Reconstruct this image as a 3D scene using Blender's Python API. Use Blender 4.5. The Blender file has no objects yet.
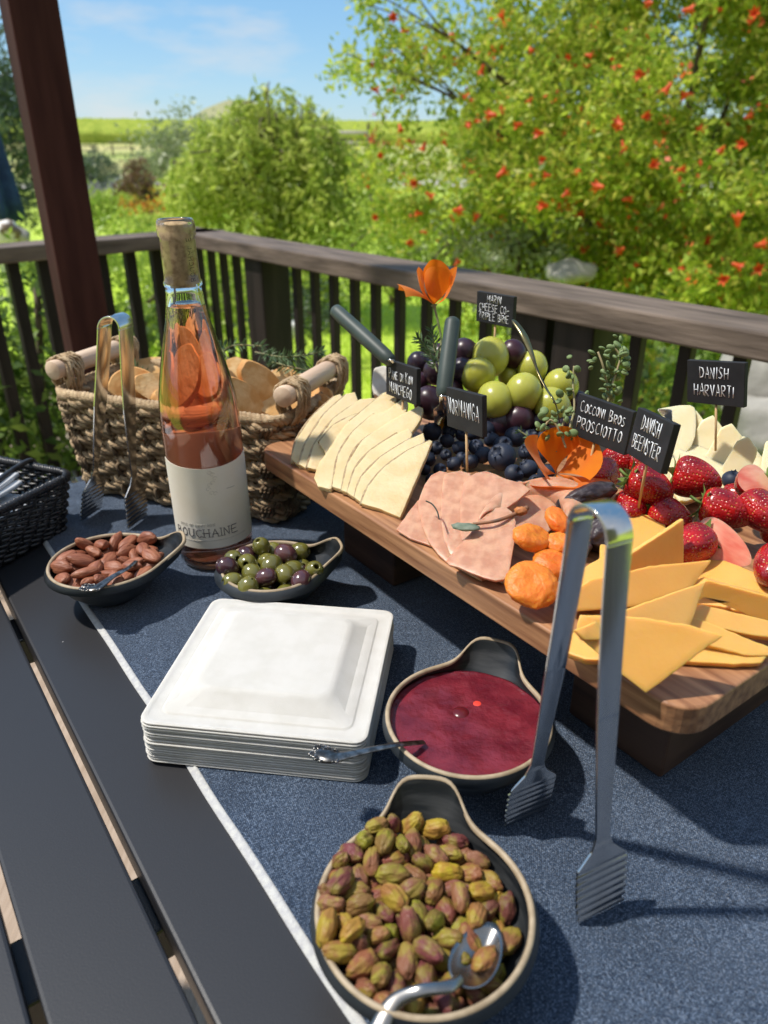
import bpy, bmesh, math, random
import numpy as np
from mathutils import Vector, Matrix, Quaternion, noise
R = math.radians
SC = bpy.context.scene
COL = SC.collection
# ------------------------------------------------------------------ camera, sky, sun
HC = 0.37; PITCH = R(25.9); FPX = 740.0
cam = bpy.data.cameras.new('camera'); co = bpy.data.objects.new('camera', cam); COL.objects.link(co)
co.location = (0, 0, HC); co.rotation_euler = (R(90) - PITCH, 0, 0)
cam.sensor_fit = 'VERTICAL'; cam.sensor_height = 36; cam.lens = 36 * FPX / 1024
cam.clip_start = 0.02; cam.clip_end = 6000
cam.dof.use_dof = True; cam.dof.focus_distance = 0.56; cam.dof.aperture_fstop = 7.6
SC.camera = co
SUN_EL = 60; SUN_AZ = Vector((-0.999, 0.04, 0))
S = Vector((SUN_AZ.x * math.cos(R(SUN_EL)), SUN_AZ.y * math.cos(R(SUN_EL)), math.sin(R(SUN_EL)))).normalized()
w = bpy.data.worlds.new('World'); SC.world = w; w.use_nodes = True
nt = w.node_tree; bg = nt.nodes['Background']
sky = nt.nodes.new('ShaderNodeTexSky'); sky.sky_type = 'NISHITA'; sky.sun_disc = False
sky.sun_elevation = R(SUN_EL); sky.sun_rotation = math.atan2(S.x, S.y)
sky.air_density = 1.0; sky.dust_density = 0.25; sky.ozone_density = 1.4
tcw = nt.nodes.new('ShaderNodeTexCoord'); mpw = nt.nodes.new('ShaderNodeMapping'); mpw.inputs['Scale'].default_value = (2.2, 2.2, 9)
nzw = nt.nodes.new('ShaderNodeTexNoise'); nzw.inputs['Scale'].default_value = 2.6; nzw.inputs['Detail'].default_value = 7; nzw.inputs['Roughness'].default_value = .55
rpw = nt.nodes.new('ShaderNodeValToRGB'); rpw.color_ramp.elements[0].position = .52; rpw.color_ramp.elements[1].position = .76
rpw.color_ramp.elements[1].color = (.6, .6, .6, 1)
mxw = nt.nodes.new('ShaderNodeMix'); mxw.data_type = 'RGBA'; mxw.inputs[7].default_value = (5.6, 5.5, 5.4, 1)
L = nt.links.new
L(tcw.outputs['Generated'], mpw.inputs[0]); L(mpw.outputs[0], nzw.inputs['Vector']); L(nzw.outputs['Fac'], rpw.inputs[0])
sxw = nt.nodes.new('ShaderNodeSeparateXYZ'); L(tcw.outputs['Generated'], sxw.inputs[0])
mrw = nt.nodes.new('ShaderNodeMapRange'); mrw.inputs[1].default_value = .25; mrw.inputs[2].default_value = -.75; mrw.inputs[3].default_value = 0; mrw.inputs[4].default_value = .75; L(sxw.outputs[1], mrw.inputs[0])   # unseen cloud veil added behind the camera to whiten the fill light
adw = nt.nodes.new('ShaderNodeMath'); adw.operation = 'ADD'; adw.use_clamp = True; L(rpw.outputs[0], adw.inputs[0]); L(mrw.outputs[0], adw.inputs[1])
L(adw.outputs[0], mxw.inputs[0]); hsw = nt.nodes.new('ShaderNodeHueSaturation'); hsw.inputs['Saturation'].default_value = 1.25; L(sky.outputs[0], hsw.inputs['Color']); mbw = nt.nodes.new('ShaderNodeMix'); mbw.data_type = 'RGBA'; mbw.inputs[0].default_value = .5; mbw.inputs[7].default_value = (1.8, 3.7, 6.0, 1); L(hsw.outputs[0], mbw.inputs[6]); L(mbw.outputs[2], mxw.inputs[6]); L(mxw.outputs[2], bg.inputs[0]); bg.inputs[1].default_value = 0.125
sd = bpy.data.lights.new('sun', 'SUN'); sd.energy = 4.2; sd.angle = R(2.2); sd.color = (1, .94, .85)
so = bpy.data.objects.new('sun', sd); COL.objects.link(so); so.rotation_euler = S.to_track_quat('Z', 'Y').to_euler(); so.location = (-3, 1, 5)
SC.view_settings.view_transform = 'Standard'; SC.view_settings.look = 'None'; SC.view_settings.exposure = 0.22; SC.view_settings.gamma = 1
SC.cycles.max_bounces = 14; SC.cycles.transmission_bounces = 12; SC.cycles.transparent_max_bounces = 12; SC.cycles.diffuse_bounces = 3
SC.cycles.glossy_bounces = 4; SC.cycles.use_denoising = True; SC.cycles.caustics_refractive = True; SC.cycles.caustics_reflective = False
SC.cycles.sample_clamp_indirect = 6

# ------------------------------------------------------------------ measuring: a sight line meets a height, a depth or a plane
CP, SP = math.cos(PITCH), math.sin(PITCH); CAM = Vector((0, 0, HC))
def ray(px, py):
    a = (px - 384) / FPX; b = (512 - py) / FPX
    return Vector((a, CP + b * SP, -SP + b * CP))
def at(px, py, z): d = ray(px, py); return CAM + d * ((z - HC) / d.z)
def aty(px, py, y): d = ray(px, py); return CAM + d * (y / d.y)
def atZ(px, py, Z): return CAM + ray(px, py) * Z
def onplane(px, py, p0, n): d = ray(px, py); return CAM + d * ((p0 - CAM).dot(n) / d.dot(n))
UA = R(35.8); U = Vector((-math.sin(UA), math.cos(UA), 0)); V = Vector((math.cos(UA), math.sin(UA), 0))
def uv(u, v, z=0): return U * u + V * v + Vector((0, 0, z))
YAW = UA      # rotation of local (x,y) so that y runs along U

# ------------------------------------------------------------------ materials
MATS = {}
def rgb(c): return (c[0], c[1], c[2], 1)
def mat(name, col, col2=None, rough=.5, scale=40, detail=4, lo=.38, hi=.62, bump=0, bscale=None, bdetail=3, metal=0, sss=0, sssr=(1, .4, .2), spec=.5,
        coat=0, stretch=(1, 1, 1), rand=None, transl=0, island=False, rough2=None, bstretch=None, kind='noise', bkind='noise', aniso=0, sheen=0):
    if name in MATS: return MATS[name]
    m = bpy.data.materials.new(name); MATS[name] = m; m.use_nodes = True; t = m.node_tree; l = t.links.new
    p = t.nodes['Principled BSDF']; p.inputs['Base Color'].default_value = rgb(col); p.inputs['Roughness'].default_value = rough
    p.inputs['Metallic'].default_value = metal; p.inputs['Specular IOR Level'].default_value = spec; p.inputs['Coat Weight'].default_value = coat; p.inputs['Coat Roughness'].default_value = .15
    if aniso: p.inputs['Anisotropic'].default_value = aniso
    if sheen: p.inputs['Sheen Weight'].default_value = sheen
    if sss: p.inputs['Subsurface Weight'].default_value = 1; p.inputs['Subsurface Scale'].default_value = sss; p.inputs['Subsurface Radius'].default_value = sssr
    tc = t.nodes.new('ShaderNodeTexCoord'); oi = t.nodes.new('ShaderNodeObjectInfo')
    add = t.nodes.new('ShaderNodeVectorMath'); add.operation = 'ADD'; l(tc.outputs['Object'], add.inputs[0])
    mul = t.nodes.new('ShaderNodeMath'); mul.operation = 'MULTIPLY'; mul.inputs[1].default_value = 37 if rand else 0; l(oi.outputs['Random'], mul.inputs[0]); l(mul.outputs[0], add.inputs[1])
    def tex(kind, sc, st, det):
        mp = t.nodes.new('ShaderNodeMapping'); mp.inputs['Scale'].default_value = st; l(add.outputs[0], mp.inputs[0])
        if kind == 'voronoi':
            n = t.nodes.new('ShaderNodeTexVoronoi'); n.inputs['Scale'].default_value = sc; l(mp.outputs[0], n.inputs['Vector']); return n.outputs['Distance']
        if kind == 'wave':
            n = t.nodes.new('ShaderNodeTexWave'); n.inputs['Scale'].default_value = sc; n.inputs['Distortion'].default_value = 3; n.inputs['Detail'].default_value = det; l(mp.outputs[0], n.inputs['Vector']); return n.outputs['Fac']
        n = t.nodes.new('ShaderNodeTexNoise'); n.inputs['Scale'].default_value = sc; n.inputs['Detail'].default_value = det; l(mp.outputs[0], n.inputs['Vector']); return n.outputs['Fac']
    out = None
    if col2 is not None:
        f = tex(kind, scale, stretch, detail)
        r = t.nodes.new('ShaderNodeMapRange'); r.inputs[1].default_value = lo; r.inputs[2].default_value = hi; l(f, r.inputs[0])
        mx = t.nodes.new('ShaderNodeMix'); mx.data_type = 'RGBA'; mx.inputs[6].default_value = rgb(col); mx.inputs[7].default_value = rgb(col2); l(r.outputs[0], mx.inputs[0]); out = mx.outputs[2]
        if rough2 is not None:
            r2 = t.nodes.new('ShaderNodeMapRange'); r2.inputs[1].default_value = lo; r2.inputs[2].default_value = hi; r2.inputs[3].default_value = rough; r2.inputs[4].default_value = rough2; l(f, r2.inputs[0]); l(r2.outputs[0], p.inputs['Roughness'])
    if rand or island:
        cr = t.nodes.new('ShaderNodeValToRGB'); cols = rand or island; e = cr.color_ramp.elements
        e[0].color = rgb(cols[0]); e[0].position = 0; e[1].color = rgb(cols[-1]); e[1].position = 1
        for i, c in enumerate(cols[1:-1]): q = e.new((i + 1) / (len(cols) - 1)); q.color = rgb(c)
        if island:
            g = t.nodes.new('ShaderNodeNewGeometry'); l(g.outputs['Random Per Island'], cr.inputs[0])
        else: l(oi.outputs['Random'], cr.inputs[0])
        if out is None: out = cr.outputs[0]
        else:
            m2 = t.nodes.new('ShaderNodeMix'); m2.data_type = 'RGBA'; m2.inputs[0].default_value = .5; l(cr.outputs[0], m2.inputs[6]); l(out, m2.inputs[7]); out = m2.outputs[2]
    if out is not None: l(out, p.inputs['Base Color'])
    if bump:
        f = tex(bkind, bscale or scale, bstretch or stretch, bdetail); b = t.nodes.new('ShaderNodeBump'); b.inputs['Strength'].default_value = 1; b.inputs['Distance'].default_value = bump; l(f, b.inputs['Height']); l(b.outputs[0], p.inputs['Normal'])
    if transl:
        tr = t.nodes.new('ShaderNodeBsdfTranslucent'); ms = t.nodes.new('ShaderNodeMixShader'); ms.inputs[0].default_value = transl
        if out is not None: l(out, tr.inputs[0])
        else: tr.inputs[0].default_value = rgb(col)
        l(p.outputs[0], ms.inputs[1]); l(tr.outputs[0], ms.inputs[2]); l(ms.outputs[0], t.nodes['Material Output'].inputs[0])
    return m

# ------------------------------------------------------------------ mesh helpers
def frame(o): return o
def mk(name, bm, m, parent=None, smooth=True, world=True, bevel=0, sub=0, seg=2):
    me = bpy.data.meshes.new(name)
    if parent is not None and world:
        off = parent_off(parent)
        for v in bm.verts: v.co -= off
    bmesh.ops.recalc_face_normals(bm, faces=bm.faces) if len(bm.faces) < 60000 else None
    bm.to_mesh(me); bm.free()
    for mm in (m if isinstance(m, (list, tuple)) else [m]): me.materials.append(mm)
    if smooth: me.shade_smooth()
    o = bpy.data.objects.new(name, me); COL.objects.link(o)
    if parent is not None: o.parent = parent
    if bevel:
        b = o.modifiers.new('bevel', 'BEVEL'); b.width = bevel; b.segments = seg; b.limit_method = 'ANGLE'; b.angle_limit = R(35); b.harden_normals = False
    if sub:
        s = o.modifiers.new('sub', 'SUBSURF'); s.levels = sub; s.render_levels = sub
    return o
def parent_off(p):
    off = Vector(p.location)
    while p.parent: p = p.parent; off += p.location
    return off
def tag(o, label, cat, group=None, kind=None):
    if label: o['label'] = label
    if cat: o['category'] = cat
    if group: o['group'] = group
    if kind: o['kind'] = kind
    return o
def thing(name, label, cat, loc=(0, 0, 0), rz=0, group=None):
    o = bpy.data.objects.new(name, None); COL.objects.link(o); o.location = loc; o.rotation_euler = (0, 0, rz); o.empty_display_size = .01
    return tag(o, label, cat, group)
def copytree(o, loc, rot=None, label=None, group=None, parent=None):
    c = o.copy(); COL.objects.link(c)
    if loc is not None: c.location = loc
    if rot is not None: c.rotation_euler = rot
    if label: c['label'] = label
    if group: c['group'] = group
    if parent is not None: c.parent = parent
    for ch in list(o.children): copytree(ch, None, None, None, None, c)
    return c
def flat_shade(o):
    for p in o.data.polygons: p.use_smooth = False
def box(bm, c, s, M=None):
    """box centred at c with full sizes s; M a 3x3 rotation"""
    vs = []
    for dx in (-.5, .5):
        for dy in (-.5, .5):
            for dz in (-.5, .5):
                q = Vector((dx * s[0], dy * s[1], dz * s[2]))
                if M is not None: q = M @ q
                vs.append(bm.verts.new(Vector(c) + q))
    for f in ((0, 1, 3, 2), (4, 6, 7, 5), (0, 4, 5, 1), (2, 3, 7, 6), (0, 2, 6, 4), (1, 5, 7, 3)): bm.faces.new([vs[i] for i in f])
RZ = lambda a: Matrix.Rotation(a, 3, 'Z')
def uvbox(bm, u0, u1, v0, v1, z0, z1):
    box(bm, uv((u0 + u1) / 2, (v0 + v1) / 2, (z0 + z1) / 2), (v1 - v0, u1 - u0, z1 - z0), RZ(YAW))
def tube(bm, pts, r, n=8, cap=True, flat=1.0, up=None):
    pts = [Vector(p) for p in pts]; k = len(pts); rings = []; prev = None
    for i, p in enumerate(pts):
        d = (pts[min(i + 1, k - 1)] - pts[max(i - 1, 0)])
        d = d.normalized() if d.length > 1e-9 else Vector((0, 0, 1))
        if prev is None:
            a = Vector(up) if up is not None else (Vector((0, 0, 1)) if abs(d.z) < .9 else Vector((1, 0, 0)))
        else: a = prev
        a = (a - d * a.dot(d)).normalized(); b = d.cross(a); prev = a
        rr = r[i] if isinstance(r, (list, tuple)) else r
        rings.append([bm.verts.new(p + a * (rr * flat * math.cos(2 * math.pi * j / n)) + b * (rr * math.sin(2 * math.pi * j / n))) for j in range(n)])
    for A, B in zip(rings, rings[1:]):
        for j in range(n): bm.faces.new((A[j], A[(j + 1) % n], B[(j + 1) % n], B[j]))
    if cap and k > 1: bm.faces.new(rings[0][::-1]); bm.faces.new(rings[-1])
def loft(bm, rings, close=True, cap0=False, cap1=False):
    rs = [[bm.verts.new(p) for p in r] for r in rings]
    for A, B in zip(rs, rs[1:]):
        n = len(A)
        for j in range(n if close else n - 1): bm.faces.new((A[j], A[(j + 1) % n], B[(j + 1) % n], B[j]))
    if cap0: bm.faces.new(rs[0][::-1])
    if cap1: bm.faces.new(rs[-1])
    return rs
def lathe(bm, prof, n=48, c=(0, 0, 0), cap=False):
    return loft(bm, [[Vector((c[0] + r * math.cos(2 * math.pi * j / n), c[1] + r * math.sin(2 * math.pi * j / n), c[2] + z)) for j in range(n)] for r, z in prof], True, cap, cap)
def rrect(hx, hy, rad, z, n=6, c=(0, 0)):
    out = []
    for cx, cy, a0 in ((hx - rad, hy - rad, 0), (-hx + rad, hy - rad, 90), (-hx + rad, -hy + rad, 180), (hx - rad, -hy + rad, 270)):
        for k in range(n + 1):
            a = R(a0 + 90 * k / n); out.append(Vector((c[0] + cx + rad * math.cos(a), c[1] + cy + rad * math.sin(a), z)))
    return out
def ico(bm, c, rx, ry=None, rz=None, sub=3, M=None, f=None):
    ry = ry or rx; rz = rz or rx; r = bmesh.ops.create_icosphere(bm, subdivisions=sub, radius=1)
    for v in r['verts']:
        q = v.co.copy(); k = f(q) if f else 1
        q = Vector((q.x * rx * k, q.y * ry * k, q.z * rz * k))
        if M is not None: q = M @ q
        v.co = Vector(c) + q
def smoothpath(pts, k=6, closed=False):
    pts = [Vector(p) for p in pts]; n = len(pts); out = []
    for i in range(n if closed else n - 1):
        p0 = pts[(i - 1) % n] if closed or i > 0 else pts[0]; p1 = pts[i]; p2 = pts[(i + 1) % n]; p3 = pts[(i + 2) % n] if closed or i + 2 < n else pts[-1]
        for j in range(k):
            t = j / k; out.append(.5 * ((2 * p1) + (p2 - p0) * t + (2 * p0 - 5 * p1 + 4 * p2 - p3) * t * t + (3 * p1 - p0 - 3 * p2 + p3) * t ** 3))
    if not closed: out.append(pts[-1])
    return out
def rope(bm, path, r, pitch, strands=2, n=6, jit=0, closed=False):
    """twisted strands round a path"""
    path = [Vector(p) for p in path]; k = len(path)
    for s in range(strands):
        ph = 2 * math.pi * s / strands; pts = []; L0 = 0
        for i, p in enumerate(path):
            d = (path[min(i + 1, k - 1)] - path[max(i - 1, 0)]).normalized()
            a = Vector((0, 0, 1)); a = a - d * a.dot(d)
            if a.length < .1: a = Vector((1, 0, 0)) - d * d.x
            a.normalize(); b = d.cross(a)
            if i: L0 += (p - path[i - 1]).length
            th = ph + 2 * math.pi * L0 / pitch
            j = jit * noise.noise(p * 90 + Vector((s * 5, 0, 0)))
            pts.append(p + a * (r * .52 * math.cos(th) + j) + b * (r * .52 * math.sin(th) + j))
        tube(bm, pts, r * .56, n)
def leaves(name, P, size, m, parent=None, seed=0, asp=.42, up=.3, fold=.15, hang=0, verts3=False):
    """many leaf blades, one pointed quad each, as one mesh; P an (n,3) array in world coordinates"""
    rs = np.random.RandomState(seed); n = len(P); P = np.asarray(P, float)
    if parent is not None: P = P - np.array(parent_off(parent))
    d = rs.normal(size=(n, 3)); d[:, 2] += up * 1.0 - hang; d /= np.linalg.norm(d, axis=1)[:, None]
    q = rs.normal(size=(n, 3)); q -= (q * d).sum(1)[:, None] * d; q /= np.linalg.norm(q, axis=1)[:, None]
    nn = np.cross(d, q); s = size * rs.uniform(.6, 1.35, n)[:, None]
    A = P; B = P + d * s * .5 + q * s * asp * .5 + nn * s * fold * .5; C = P + d * s; D = P + d * s * .5 - q * s * asp * .5 + nn * s * fold * .5
    co_ = np.stack([A, B, C, D], 1).reshape(-1, 3)
    me = bpy.data.meshes.new(name); me.vertices.add(4 * n); me.vertices.foreach_set('co', co_.ravel())
    me.loops.add(4 * n); me.loops.foreach_set('vertex_index', np.arange(4 * n, dtype=np.int32))
    me.polygons.add(n); me.polygons.foreach_set('loop_start', np.arange(0, 4 * n, 4, dtype=np.int32)); me.polygons.foreach_set('loop_total', np.full(n, 4, dtype=np.int32))
    me.update(calc_edges=True); me.validate(); me.materials.append(m)
    o = bpy.data.objects.new(name, me); COL.objects.link(o)
    if parent is not None: o.parent = parent
    return o
# ------------------------------------------------------------------ the land
def gz(x, y):
    d = math.hypot(x, y); T = ((0, -1.25), (18, -1.25), (30, -.85), (45, -.6), (60, .15), (76, .9), (110, 2.9), (150, 4.4), (175, 4.5), (260, 2), (600, -10), (5000, -80))
    z = T[-1][1]
    for (a, za), (b, zb) in zip(T, T[1:]):
        if d < b: t = (d - a) / (b - a); z = za + (zb - za) * t; break
    if d > 200:
        ang = math.atan2(x, y); z += 36 * math.exp(-((d - 520) / 120) ** 2) * math.exp(-((ang + .17) / .10) ** 2)
    return z
bm = bmesh.new(); rings = []
ds = [0.01] + [1.2 * 1.09 ** i for i in range(0, 98)]
for d in ds:
    rings.append([Vector((d * math.sin(2 * math.pi * j / 240), d * math.cos(2 * math.pi * j / 240), gz(d * math.sin(2 * math.pi * j / 240), d * math.cos(2 * math.pi * j / 240)) + (.03 * noise.noise(Vector((d * math.sin(2 * math.pi * j / 240) * .6, d * math.cos(2 * math.pi * j / 240) * .6, 0))) if d > 2 else 0))) for j in range(240)])
loft(bm, rings)
GM = bpy.data.materials.new('ground'); GM.use_nodes = True; t = GM.node_tree; l = t.links.new; p = t.nodes['Principled BSDF']; p.inputs['Roughness'].default_value = .95; p.inputs['Specular IOR Level'].default_value = .1
ge = t.nodes.new('ShaderNodeNewGeometry'); ln = t.nodes.new('ShaderNodeVectorMath'); ln.operation = 'LENGTH'; l(ge.outputs['Position'], ln.inputs[0])
nz = t.nodes.new('ShaderNodeTexNoise'); nz.inputs['Scale'].default_value = .35; nz.inputs['Detail'].default_value = 5; l(ge.outputs['Position'], nz.inputs['Vector'])
n2 = t.nodes.new('ShaderNodeTexNoise'); n2.inputs['Scale'].default_value = 9; n2.inputs['Detail'].default_value = 6; l(ge.outputs['Position'], n2.inputs['Vector'])
md = t.nodes.new('ShaderNodeMath'); md.operation = 'MULTIPLY_ADD'; md.inputs[1].default_value = 6; l(nz.outputs['Fac'], md.inputs[0]); l(ln.outputs['Value'], md.inputs[2])
dv = t.nodes.new('ShaderNodeMath'); dv.operation = 'DIVIDE'; dv.inputs[1].default_value = 700; l(md.outputs[0], dv.inputs[0])
cr = t.nodes.new('ShaderNodeValToRGB'); e = cr.color_ramp.elements; cr.color_ramp.interpolation = 'LINEAR'
stops = [(0, (.50, .66, .10)), (17, (.50, .66, .10)), (20, (.42, .54, .10)), (31, (.42, .54, .10)), (32, (.45, .42, .40)), (36, (.45, .42, .40)), (37.5, (.22, .28, .08)), (50, (.50, .46, .22)), (60, (.36, .44, .14)), (73, (.56, .50, .26)), (79, (.42, .46, .16)), (190, (.42, .46, .16)), (330, (.34, .34, .20)), (700, (.34, .34, .20))]
e[0].position = 0; e[0].color = rgb(stops[0][1]); e[1].position = 1; e[1].color = rgb(stops[-1][1])
for a, c in stops[1:-1]: q = e.new((a + 3) / 700); q.color = rgb(c)
mx = t.nodes.new('ShaderNodeMix'); mx.data_type = 'RGBA'; mx.blend_type = 'MULTIPLY'; mx.inputs[0].default_value = .55; l(dv.outputs[0], cr.inputs[0]); l(cr.outputs[0], mx.inputs[6])
c3 = t.nodes.new('ShaderNodeValToRGB'); c3.color_ramp.elements[0].position = .3; c3.color_ramp.elements[0].color = (.45, .5, .35, 1); c3.color_ramp.elements[1].position = .7; c3.color_ramp.elements[1].color = (1.2, 1.15, 1, 1)
l(n2.outputs['Fac'], c3.inputs[0]); l(c3.outputs[0], mx.inputs[7]); l(mx.outputs[2], p.inputs['Base Color'])
tag(mk('ground', bm, GM), None, None, kind='structure')

# vineyard rows on the slope
bm = bmesh.new(); random.seed(4)
for k in range(30):
    d = 80 + k * 3.0; pts = []; x = -95
    rows = []
    while x < 75:
        yy = math.sqrt(max(d * d - x * x, 1)); zz = gz(x, yy); h = 1.15 + .35 * noise.noise(Vector((x * .9, d, 0))); wd = .45 + .2 * noise.noise(Vector((x * 1.3, d, 5)))
        rows.append([Vector((x, yy - wd, zz)), Vector((x, yy - wd * 1.1, zz + h * .6)), Vector((x, yy, zz + h)), Vector((x, yy + wd * 1.1, zz + h * .6)), Vector((x, yy + wd, zz))]); x += .7
    loft(bm, rows, close=False)
tag(mk('vineyard', bm, mat('vine leaves', (.24, .32, .045), (.36, .42, .07), rough=.9, scale=1.2, spec=.1, bump=.2, bscale=3)), 'green vineyard rows covering the hillside below the sky', 'vineyard', kind='stuff')

# ------------------------------------------------------------------ deck, railing, post
DZ = -.74
A0 = at(193, 226, .15); AI = at(193, 236, .15); B0 = at(768, 315, .15)          # cap of the right-hand rail: far corner, and where it leaves the frame
dr = (B0 - A0); dr.z = 0; dr.normalize(); nr = Vector((dr.y, -dr.x, 0)) ; nr = nr if nr.dot(A0) < 0 else -nr   # nr points to us
CW = .125; CT = .04
DECKM = mat('deck boards', (.34, .25, .18), (.44, .34, .26), rough=.8, scale=6, stretch=(14, 1, 1), detail=6, bump=.002, bscale=9)
bm = bmesh.new(); rotd = Matrix.Rotation(math.atan2(dr.y, dr.x), 3, 'Z')
for k in range(30):
    c = A0 + nr * (.07 + .145 * (k - 1)) + dr * 1.2; c.z = DZ - .015
    box(bm, c, (5.4, .139, .03), rotd)
tag(mk('deck_floor', bm, DECKM, smooth=False), None, None, kind='structure')
RAILM = mat('rail timber', (.075, .055, .042), (.21, .16, .125), rough=.7, scale=5, stretch=(1.2, 9, 9), detail=7, lo=.3, hi=.7, bump=.0015, bscale=14, spec=.3)
DARKM = mat('dark stained timber', (.013, .009, .007), (.032, .023, .019), rough=.65, scale=4, stretch=(6, 6, .8), detail=6, bump=.001, spec=.3)
rail = thing('deck_railing', 'dark brown timber deck railing with wide cap and square balusters', 'railing', (A0.x, A0.y, DZ))
# caps built in their own frames so the grain runs along them
def beam(name, a, b, wdt, thk, m, parent, bev=.004):
    a = Vector(a); b = Vector(b); d = b - a; ln_ = d.length; bmm = bmesh.new(); box(bmm, (0, 0, 0), (ln_, wdt, thk))
    o = mk(name, bmm, m, parent, smooth=False, world=False, bevel=bev); o.location = (a + b) / 2 - parent_off(parent)
    o.rotation_mode = 'QUATERNION'; o.rotation_quaternion = d.to_track_quat('X', 'Z'); return o
zc = .15 - CT / 2
a = A0 + nr * CW / 2 - dr * .0; b = a + dr * 3.4; a.z = b.z = zc
beam('top_rail', a, b, CW, CT, RAILM, rail)
L0 = at(0, 243, .15); lc = at(150, 232, .15); dl = (lc - L0); dl.z = 0; dl.normalize()
nl = Vector((dl.y, -dl.x, 0)); nl = nl if nl.dot(L0) < 0 else -nl
la = L0 - dl * 1.6 + nl * .06; lb = Vector((A0.x, A0.y, 0)); la.z = zc
tt = (lb - la).dot(dl); lb2 = la + dl * (tt - .006); lb2.z = zc
beam('top_rail', la, lb2, .12, CT, RAILM, rail)
rl = Vector(A0 + nr * CW * .5)
def bal(px, py, p0, n, wd, z1=.109, z0=DZ + .06):
    q = onplane(px, py, p0, n); q.z = (z0 + z1) / 2; bmm = bmesh.new(); box(bmm, (0, 0, 0), (wd, wd * .95, z1 - z0))
    return q, bmm
balusters = []
for px, py in ((200, 262), (212, 264), (224, 266), (237, 270), (297, 280), (315, 284), (334, 288), (355, 294), (376, 298), (400, 304), (427, 310), (455, 316), (486, 322), (636, 358), (685, 366), (738, 380), (800, 395)):
    q, bmm = bal(px, py, rl, nr, .021)
    o = mk('baluster', bmm, DARKM, rail, smooth=False, world=False, bevel=.002); o.location = q - parent_off(rail); o.rotation_euler = (0, 0, math.atan2(dr.y, dr.x))
ll = L0 + nl * .06
for px, py in ((-44, 280), (-15, 278), (14, 276), (44, 274), (73, 272), (101, 262), (130, 262), (156, 262), (178, 262)):
    q, bmm = bal(px, py, ll, nl, .030)
    o = mk('baluster', bmm, DARKM, rail, smooth=False, world=False, bevel=.002); o.location = q - parent_off(rail); o.rotation_euler = (0, 0, math.atan2(dl.y, dl.x))
for px, py, wd in ((267, 275, .095), (541, 340, .085), (585, 348, .085)):
    q, bmm = bal(px, py, rl - nr * .0, nr, wd, z0=DZ + .002)
    o = mk('rail_post', bmm, DARKM, rail, smooth=False, world=False, bevel=.004); o.location = q - parent_off(rail); o.rotation_euler = (0, 0, math.atan2(dr.y, dr.x))
for P0_, d_, ln_ in ((rl, dr, 3.4), (ll - dl * 1.6, dl, tt)):
    a = Vector(P0_); b = a + d_ * ln_; a.z = b.z = DZ + .045; beam('bottom_rail', a, b, .035, .03, DARKM, rail, .002)
# the tall post
POSTM = mat('oxblood post paint', (.038, .013, .012), (.060, .022, .019), rough=.75, scale=7, stretch=(5, 5, .6), detail=6, bump=.0008, spec=.12)
pl_ = aty(72, 246, 1.62); pc = aty(71, 246, 1.66); pc.z = 0
bm = bmesh.new(); box(bm, (0, 0, 0.92), (.088, .088, 3.3))
o = mk('porch_post', bm, POSTM, smooth=False, bevel=.004); o.location = pc; o.rotation_euler = (0, 0, R(34))
tag(o, 'tall dark red-brown square timber post rising past the deck railing', 'post')

# ------------------------------------------------------------------ trees and garden
def leafmat(name, cols, tr=.45, rough=.45): return mat(name, cols[0], rough=rough, island=cols, transl=tr, spec=.35)
BARK = mat('bark', (.07, .05, .035), (.16, .12, .09), rough=.9, scale=14, stretch=(3, 3, .6), bump=.01)
rs = np.random.RandomState(7)
def clumps(centre, rad, n, per, cr_, shell=.55, seed=0, sq=1, zmin=None):
    q = np.random.RandomState(seed); d = q.normal(size=(n, 3)); d /= np.linalg.norm(d, axis=1)[:, None]
    r = q.uniform(shell ** 3, 1, n) ** (1 / 3); c = np.array(centre) + d * r[:, None] * np.array(rad) * (1 + .16 * q.normal(size=(n, 1)))
    if zmin is not None: c = c[c[:, 2] > zmin]
    off = q.normal(size=(len(c), per, 3)) * cr_ * np.array((1, 1, .75)) * q.uniform(.6, 1.4, (len(c), 1, 1))
    return c, (c[:, None, :] + off).reshape(-1, 3)
# pomegranate
def boughs(centre, rad, nb, sub_, per, br, cr_, seed, zmin):
    # foliage in boughs: big clusters with gaps between them, each of many small sprays
    q = np.random.RandomState(seed); d = q.normal(size=(nb, 3)); d /= np.linalg.norm(d, axis=1)[:, None]
    r = q.uniform(.25, 1, nb) ** (1 / 3); B = np.array(centre) + d * r[:, None] * np.array(rad) * (1 + .12 * q.normal(size=(nb, 1)))
    c = (B[:, None, :] + q.normal(size=(nb, sub_, 3)) * br * np.array((1, 1, .7)) * q.uniform(.6, 1.3, (nb, 1, 1))).reshape(-1, 3); c = c[c[:, 2] > zmin]
    return c, (c[:, None, :] + q.normal(size=(len(c), per, 3)) * cr_ * q.uniform(.6, 1.4, (len(c), 1, 1))).reshape(-1, 3)
pt = thing('pomegranate_tree', 'large pomegranate tree covered in small orange-red flowers beyond the rail', 'tree', (1.95, 5.6, -1.25))
c, P = boughs((2.16, 5.6, .30), (1.86, 1.45, 1.72), 420, 13, 40, .15, .05, 3, -1.0)
extra, P2 = clumps((.08, 5.2, .85), (.42, .5, .22), 26, 30, .05, shell=.1, seed=5)
ex3, P3 = clumps((-.05, 5.0, 1.15), (.35, .4, .12), 12, 22, .04, shell=.1, seed=6)
PG = leafmat('pomegranate leaves', [(.12, .22, .02), (.44, .58, .07), (.60, .68, .08), (.26, .40, .04), (.74, .68, .14), (.38, .52, .06)], .55)
leaves('crown', np.concatenate([P, P2, P3]), .052, PG, pt, 1, asp=.42)
bm = bmesh.new(); random.seed(9)
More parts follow.
